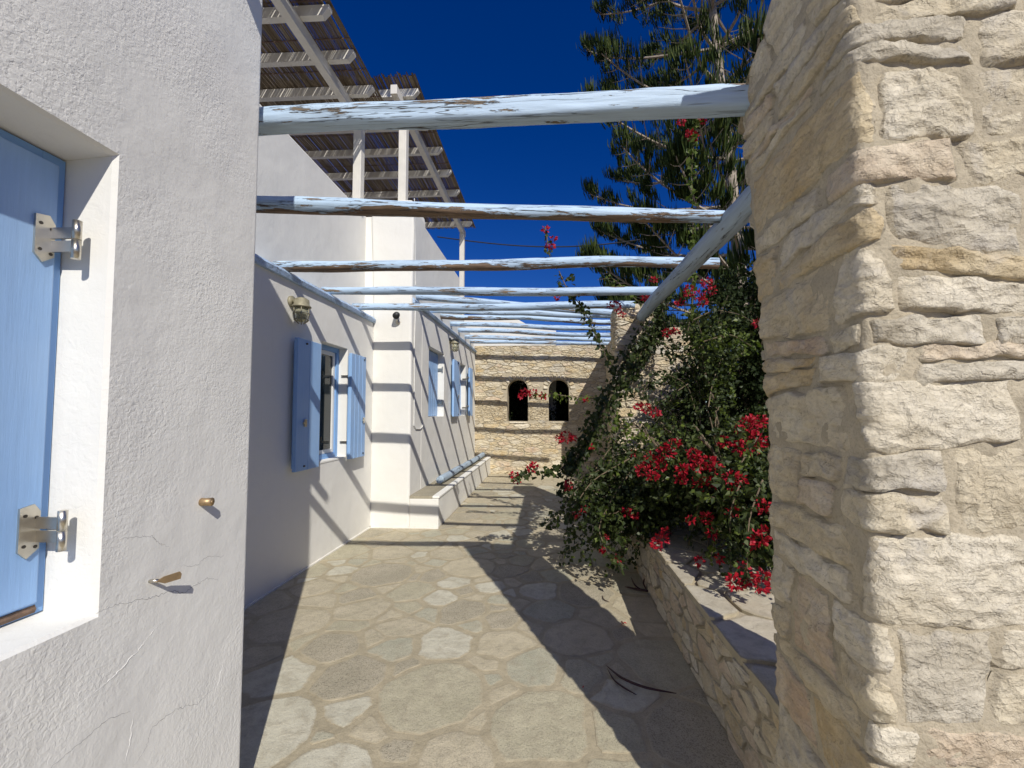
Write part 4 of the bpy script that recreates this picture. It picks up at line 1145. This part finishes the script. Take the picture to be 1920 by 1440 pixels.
FL = [ # u, v, Y, radius
    (1222, 862, 3.35, .085), (1205, 882, 3.3, .06), (1250, 848, 3.3, .08), (1262, 835, 3.4, .07), (1240, 872, 3.3, .06), (1225, 893, 3.25, .045),
    (1300, 850, 3.2, .06), (1308, 872, 3.15, .07), (1328, 868, 3.2, .07), (1345, 880, 3.1, .055), (1280, 880, 3.15, .055), (1315, 905, 3.1, .075), (1275, 898, 3.2, .045), (1335, 905, 3.1, .05),
    (1402, 800, 3.3, .11), (1412, 830, 3.25, .12), (1390, 840, 3.3, .08), (1420, 790, 3.35, .08), (1355, 828, 3.3, .06),
    (1370, 895, 2.9, .06), (1388, 900, 2.9, .05), (1378, 925, 2.9, .04), (1430, 950, 2.6, .05), (1425, 1010, 2.5, .06), (1440, 1000, 2.5, .05), (1408, 1020, 2.6, .035),
    (1240, 1010, 3.2, .055), (1232, 1022, 3.2, .04), (1248, 998, 3.2, .03), (1295, 975, 3.0, .03), (1325, 972, 3.0, .05), (1335, 1000, 2.9, .035), (1312, 1053, 2.9, .03), (1348, 1046, 2.8, .028),
    (1378, 1093, 2.5, .055), (1400, 1085, 2.5, .05), (1425, 1098, 2.4, .05), (1432, 1080, 2.4, .04), (1395, 1063, 2.6, .03),
    (1062, 819, 4.2, .085), (1050, 822, 4.2, .05), (1075, 820, 4.2, .04), (1000, 738, 4.5, .06), (985, 735, 4.5, .05), (1018, 742, 4.5, .045), (976, 742, 4.5, .03),
    (995, 878, 4.1, .05), (1003, 873, 4.1, .035), (965, 890, 4.1, .045), (968, 903, 4.1, .03), (1065, 905, 4.0, .04), (1066, 915, 4.0, .03), (1080, 962, 3.9, .05), (1095, 955, 3.9, .03),
    (1175, 960, 3.6, .045), (1190, 965, 3.6, .03), (1134, 1008, 3.6, .028), (1131, 1031, 3.6, .025), (1158, 1048, 3.6, .03),
    (1155, 575, 4.5, .065), (1165, 590, 4.5, .04), (1143, 572, 4.5, .03), (1210, 558, 4.6, .055), (1225, 525, 4.7, .045), (1215, 555, 4.6, .04), (1275, 568, 4.5, .055), (1310, 552, 4.3, .075), (1325, 530, 4.3, .065), (1292, 540, 4.4, .05), (1318, 565, 4.3, .06), (1335, 545, 4.3, .05), (1290, 550, 4.4, .04),
    (1250, 624, 4.5, .055), (1268, 622, 4.5, .04), (1210, 765, 4.2, .07), (1228, 775, 4.2, .055), (1195, 762, 4.2, .035), (1420, 605, 3.9, .04),
    (1278, 228, 4.6, .045), (1300, 255, 4.6, .07), (1318, 226, 4.6, .035), (1290, 250, 4.6, .04), (1037, 448, 3.6, .02), (1034, 462, 3.6, .022), (1026, 460, 3.6, .018), (1022, 430, 3.6, .03), (1045, 558, 4.5, .025),
    (1268, 830, 3.4, .04), (1188, 850, 3.6, .03), (1100, 750, 4.4, .02), (1375, 960, 2.8, .04), (1110, 838, 4.1, .02),
]
for f in FL: flower(*f)

# fallen petals and dry pods on the paving
def pod(pts, r, label):
    P = [on_z(u, v, .012+h) for (u, v, h) in pts]; Q = []
    for i in range(len(P)-1):
        for k in range(5): Q.append(P[i].lerp(P[i+1], k/5))
    Q.append(P[-1])
    for _ in range(3): Q = [Q[0]]+[(Q[i-1]+Q[i]*2+Q[i+1])/4 for i in range(1, len(Q)-1)]+[Q[-1]]
    n = len(Q); bm = bmesh.new(); tube(bm, Q, [max(.001, r*math.sin(math.pi*(i+.3)/(n-.4))**.5) for i in range(n)], 6)
    tag(obj('seed_pod', bm, POD, None, True), label, 'seed pod', 'dry seed pods fallen on the paving')
pod([(1137, 1248, 0), (1165, 1272, .03), (1210, 1290, .02), (1268, 1300, 0)], .007, 'longest dark seed pod curving over the shaded paving nearest the camera')
pod([(1139, 1254, 0), (1150, 1275, .01), (1170, 1290, .01), (1194, 1303, 0)], .005, 'shorter dark seed pod lying below the longest pod')
pod([(1172, 1100, 0), (1200, 1106, .01), (1232, 1110, 0)], .010, 'dark straight seed pod at the foot of the low wall')
pod([(1183, 1082, 0), (1190, 1098, .05), (1203, 1106, 0)], .007, 'hooked seed pod standing up by the low wall')
pod([(1213, 1077, .06), (1205, 1092, .03), (1212, 1106, 0)], .007, 'seed pod curling up against the foot of the low wall')
pod([(1130, 1116, 0), (1131, 1124, .0), (1143, 1129, 0)], .004, 'tiny dark curl of pod on sunlit paving')
pod([(1109, 1050, 0), (1109, 1060, .0), (1114, 1069, 0)], .004, 'thin dark stalk on sunlit paving left of the vine shadow')
def petal(u, v, Z, label, m=BRACT, r=.018):
    p = np.array(on_z(u, v, Z+.004))[None]; n = 5
    V = leaves(np.repeat(p, n, 0)+rs.normal(0, .004, (n, 3))*[1, 1, .2]+[0, 0, .004], unit(rs.normal(size=(n, 3))*[1, 1, .15]), r*1.4, rs, 0)
    V[..., 2] = np.maximum(V[..., 2], Z+.002)
    tag(npobj('fallen_flower', V, 4, m), label, 'flower', 'fallen flowers')
petal(1168, 1168, .012, 'single red flower fallen on the edge of the pillar shadow')
petal(1092, 1288, .012, 'tiny pale fallen petal in the pillar shadow', BRACT, .006)

# dark evergreen shrubs behind
def shrub(name, label, blobs, n, size, mat, seed, stem=True, group=None, dens=.55):
    r_ = np.random.RandomState(seed); c0 = blobs[0][0]
    t_ = thing(name, (c0[0], c0[1], 0), label, 'shrub', group); P, D = [], []
    tot = sum(b_[1][0]*b_[1][1]*b_[1][2] for b_ in blobs)
    bm = bmesh.new()
    for c, r in blobs:
        k = int(n*(r[0]*r[1]*r[2])/tot); d = unit(r_.normal(size=(k, 3)))
        # clump the leaves around twig ends
        tw = max(8, k//60); td = unit(r_.normal(size=(tw, 3))); tr = r_.uniform(dens, 1.05, (tw, 1))
        tc = np.array(c)+td*tr*np.array(r); idx = r_.randint(0, tw, k)
        p = tc[idx]+r_.normal(0, .085, (k, 3))*np.array([1, 1, .8]); P.append(p); D.append(unit(p-np.array(c))+r_.normal(0, .6, (k, 3)))
        for q in tc[::5]:
            tube(bm, [Vector((c[0], c[1], max(.1, c[2]-r[2]))), Vector(np.array(c)*.5+q*.5), Vector(q)], [.02, .01, .004], 4, False)
    P = np.concatenate(P); D = np.concatenate(D); k = P[:, 2] > .05; P, D = P[k], D[k]
    npobj('foliage', leaves(P, D, size, r_, .2), 4, mat, t_)['kind'] = 'stuff'
    obj('branches', bm, STEM, t_)['kind'] = 'stuff'
    return t_
shrub('evergreen_shrub', 'dark evergreen shrub massed behind the bougainvillea beside the near pillar', [((2.75, 5.8, 1.6), (.75, .7, 1.5)), ((3.6, 6.2, 2.4), (.9, .8, 1.3)), ((2.6, 5.3, 1.2), (.5, .5, 1.0)), ((2.75, 5.9, 2.9), (.55, .5, .7)), ((3.3, 7.3, 1.5), (1.3, .5, 1.5)), ((2.2, 5.5, 2.75), (.42, .35, .42))], 60000, .055, LEAF_D, 5)
shrub('evergreen_shrub', 'unlit shrub filling the space behind the two arched openings', [((-.8, 12.0, 1.8), (1.3, .8, 1.5)), ((1.0, 12.2, 1.8), (.9, .8, 1.5))], 26000, .07, LEAF_D, 6, dens=.1)
# near-black box added to keep openings dark: back wall and roof of the room
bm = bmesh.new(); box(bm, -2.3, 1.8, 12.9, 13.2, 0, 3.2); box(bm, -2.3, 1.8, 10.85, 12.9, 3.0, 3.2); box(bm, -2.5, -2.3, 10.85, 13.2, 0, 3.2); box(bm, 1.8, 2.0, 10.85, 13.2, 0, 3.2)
tag(obj('arch_darkening_box', bm, m_plain('painted_arch_darkness', (.02, .02, .02), .9)), 'dark room added to keep the arched openings black', 'enclosure')

# ------------------------------------------------------------------ Norfolk pine
pine = thing('pine_tree', (5.75, 12, 0), 'tall araucaria pine with whorled upswept branches behind the pergola', 'tree')
rg = random.Random(17); rn = np.random.RandomState(17)
def trunk_at(z): return Vector((5.85-.075*z-.02*math.sin(z*.6), 12, z))
bm = bmesh.new(); zz = [i*.6 for i in range(30)]
tube(bm, [trunk_at(z) for z in zz], [max(.03, .22-.0085*z) for z in zz], 12); obj('trunk', bm, BARK, pine, True)
BL = []
def blades(c, up, n, ln, wd, spread):
    if c[2] < 8: n = int(n*1.7)
    """upright comb of soft needle cords"""
    c = np.array(c); d = unit(np.array(up)+rn.normal(0, spread, (n, 3))); L = ln*rn.uniform(.55, 1.15, (n, 1))
    b0 = c+rn.normal(0, 1, (n, 3))*np.array([.075, .075, .03]); side = unit(np.cross(d, rn.normal(size=(n, 3))))*wd*rn.uniform(.7, 1.3, (n, 1))
    mid = b0+d*L*.55+rn.normal(0, .012, (n, 3)); tip = b0+unit(d+np.array([0, 0, .35]))*L
    BL.append(np.stack([b0-side*.6, b0+side*.6, mid+side, mid-side], 1)); BL.append(np.stack([mid-side, mid+side, tip+side*.25, tip-side*.25], 1))
z = 2.8; wk = 0
while z < 17:
    nb_ = rg.choice([5, 5, 6]); off = rg.uniform(0, 6.28)
    Lb = 4.7-.12*max(0, z-4) if z > 4 else 4.2
    for k in range(nb_):
        az = off+2*math.pi*k/nb_+rg.uniform(-.2, .2); L = Lb*rg.uniform(.85, 1.08)
        rise = rg.uniform(.12, .26); base = trunk_at(z+rg.uniform(-.12, .12)); d = Vector((math.cos(az), math.sin(az), 0))
        pts = [base+d*(L*s)+Vector((0, 0, L*(rise*s+.16*s*s-.05*math.sin(s*3)))) for s in [i/9 for i in range(10)]]
        side = Vector((-d.y, d.x, 0)); wv_ = rg.uniform(-.12, .12)
        pts = [p+side*wv_*math.sin(i*.6) for i, p in enumerate(pts)]
        bm = bmesh.new(); tube(bm, pts, [.045*(1-.75*i/9)+.006 for i in range(10)], 5, False)
        # side branchlets: short, each ending in an upright brush
        nsd = 7
        for q in range(nsd):
            s = .36+.64*(q+.5)/nsd; i = min(8, int(s*9)); p = pts[i].lerp(pts[i+1], s*9-i)
            for sg in (-1, 1):
                if rg.random() < .28 and s < .7: continue
                l2 = (.95*(1-s)**.8+.20)*rg.uniform(.6, 1.2)*min(1, L/4)
                e = p+side*sg*l2+d*l2*.65+Vector((0, 0, l2*rg.uniform(.15, .45)))
                tube(bm, [p, p.lerp(e, .5)+Vector((0, 0, -.03)), e], [.016, .012, .006], 4, False)
                m_ = max(2, int(l2/.26))
                for jj in range(m_):
                    f = .40+.60*(jj+1)/m_
                    blades(p.lerp(e, f), (d.x*.22+side.x*sg*.15, d.y*.22+side.y*sg*.15, 1), 21, .42, .0145, .16)
            if s > .7: blades(p, (d.x*.3, d.y*.3, 1), 18, .40, .0145, .16)
        for jj in range(3): blades(pts[-1]-d*.12*jj, (d.x*.5, d.y*.5, 1), 14, .5, .013, .18)
        obj('branch', bm, BARK, pine)
    z += rg.uniform(1.0, 1.3) if z > 7.5 else rg.uniform(.62, .8)
npobj('foliage', np.concatenate(BL), 4, NEEDLE, pine)['kind'] = 'stuff'
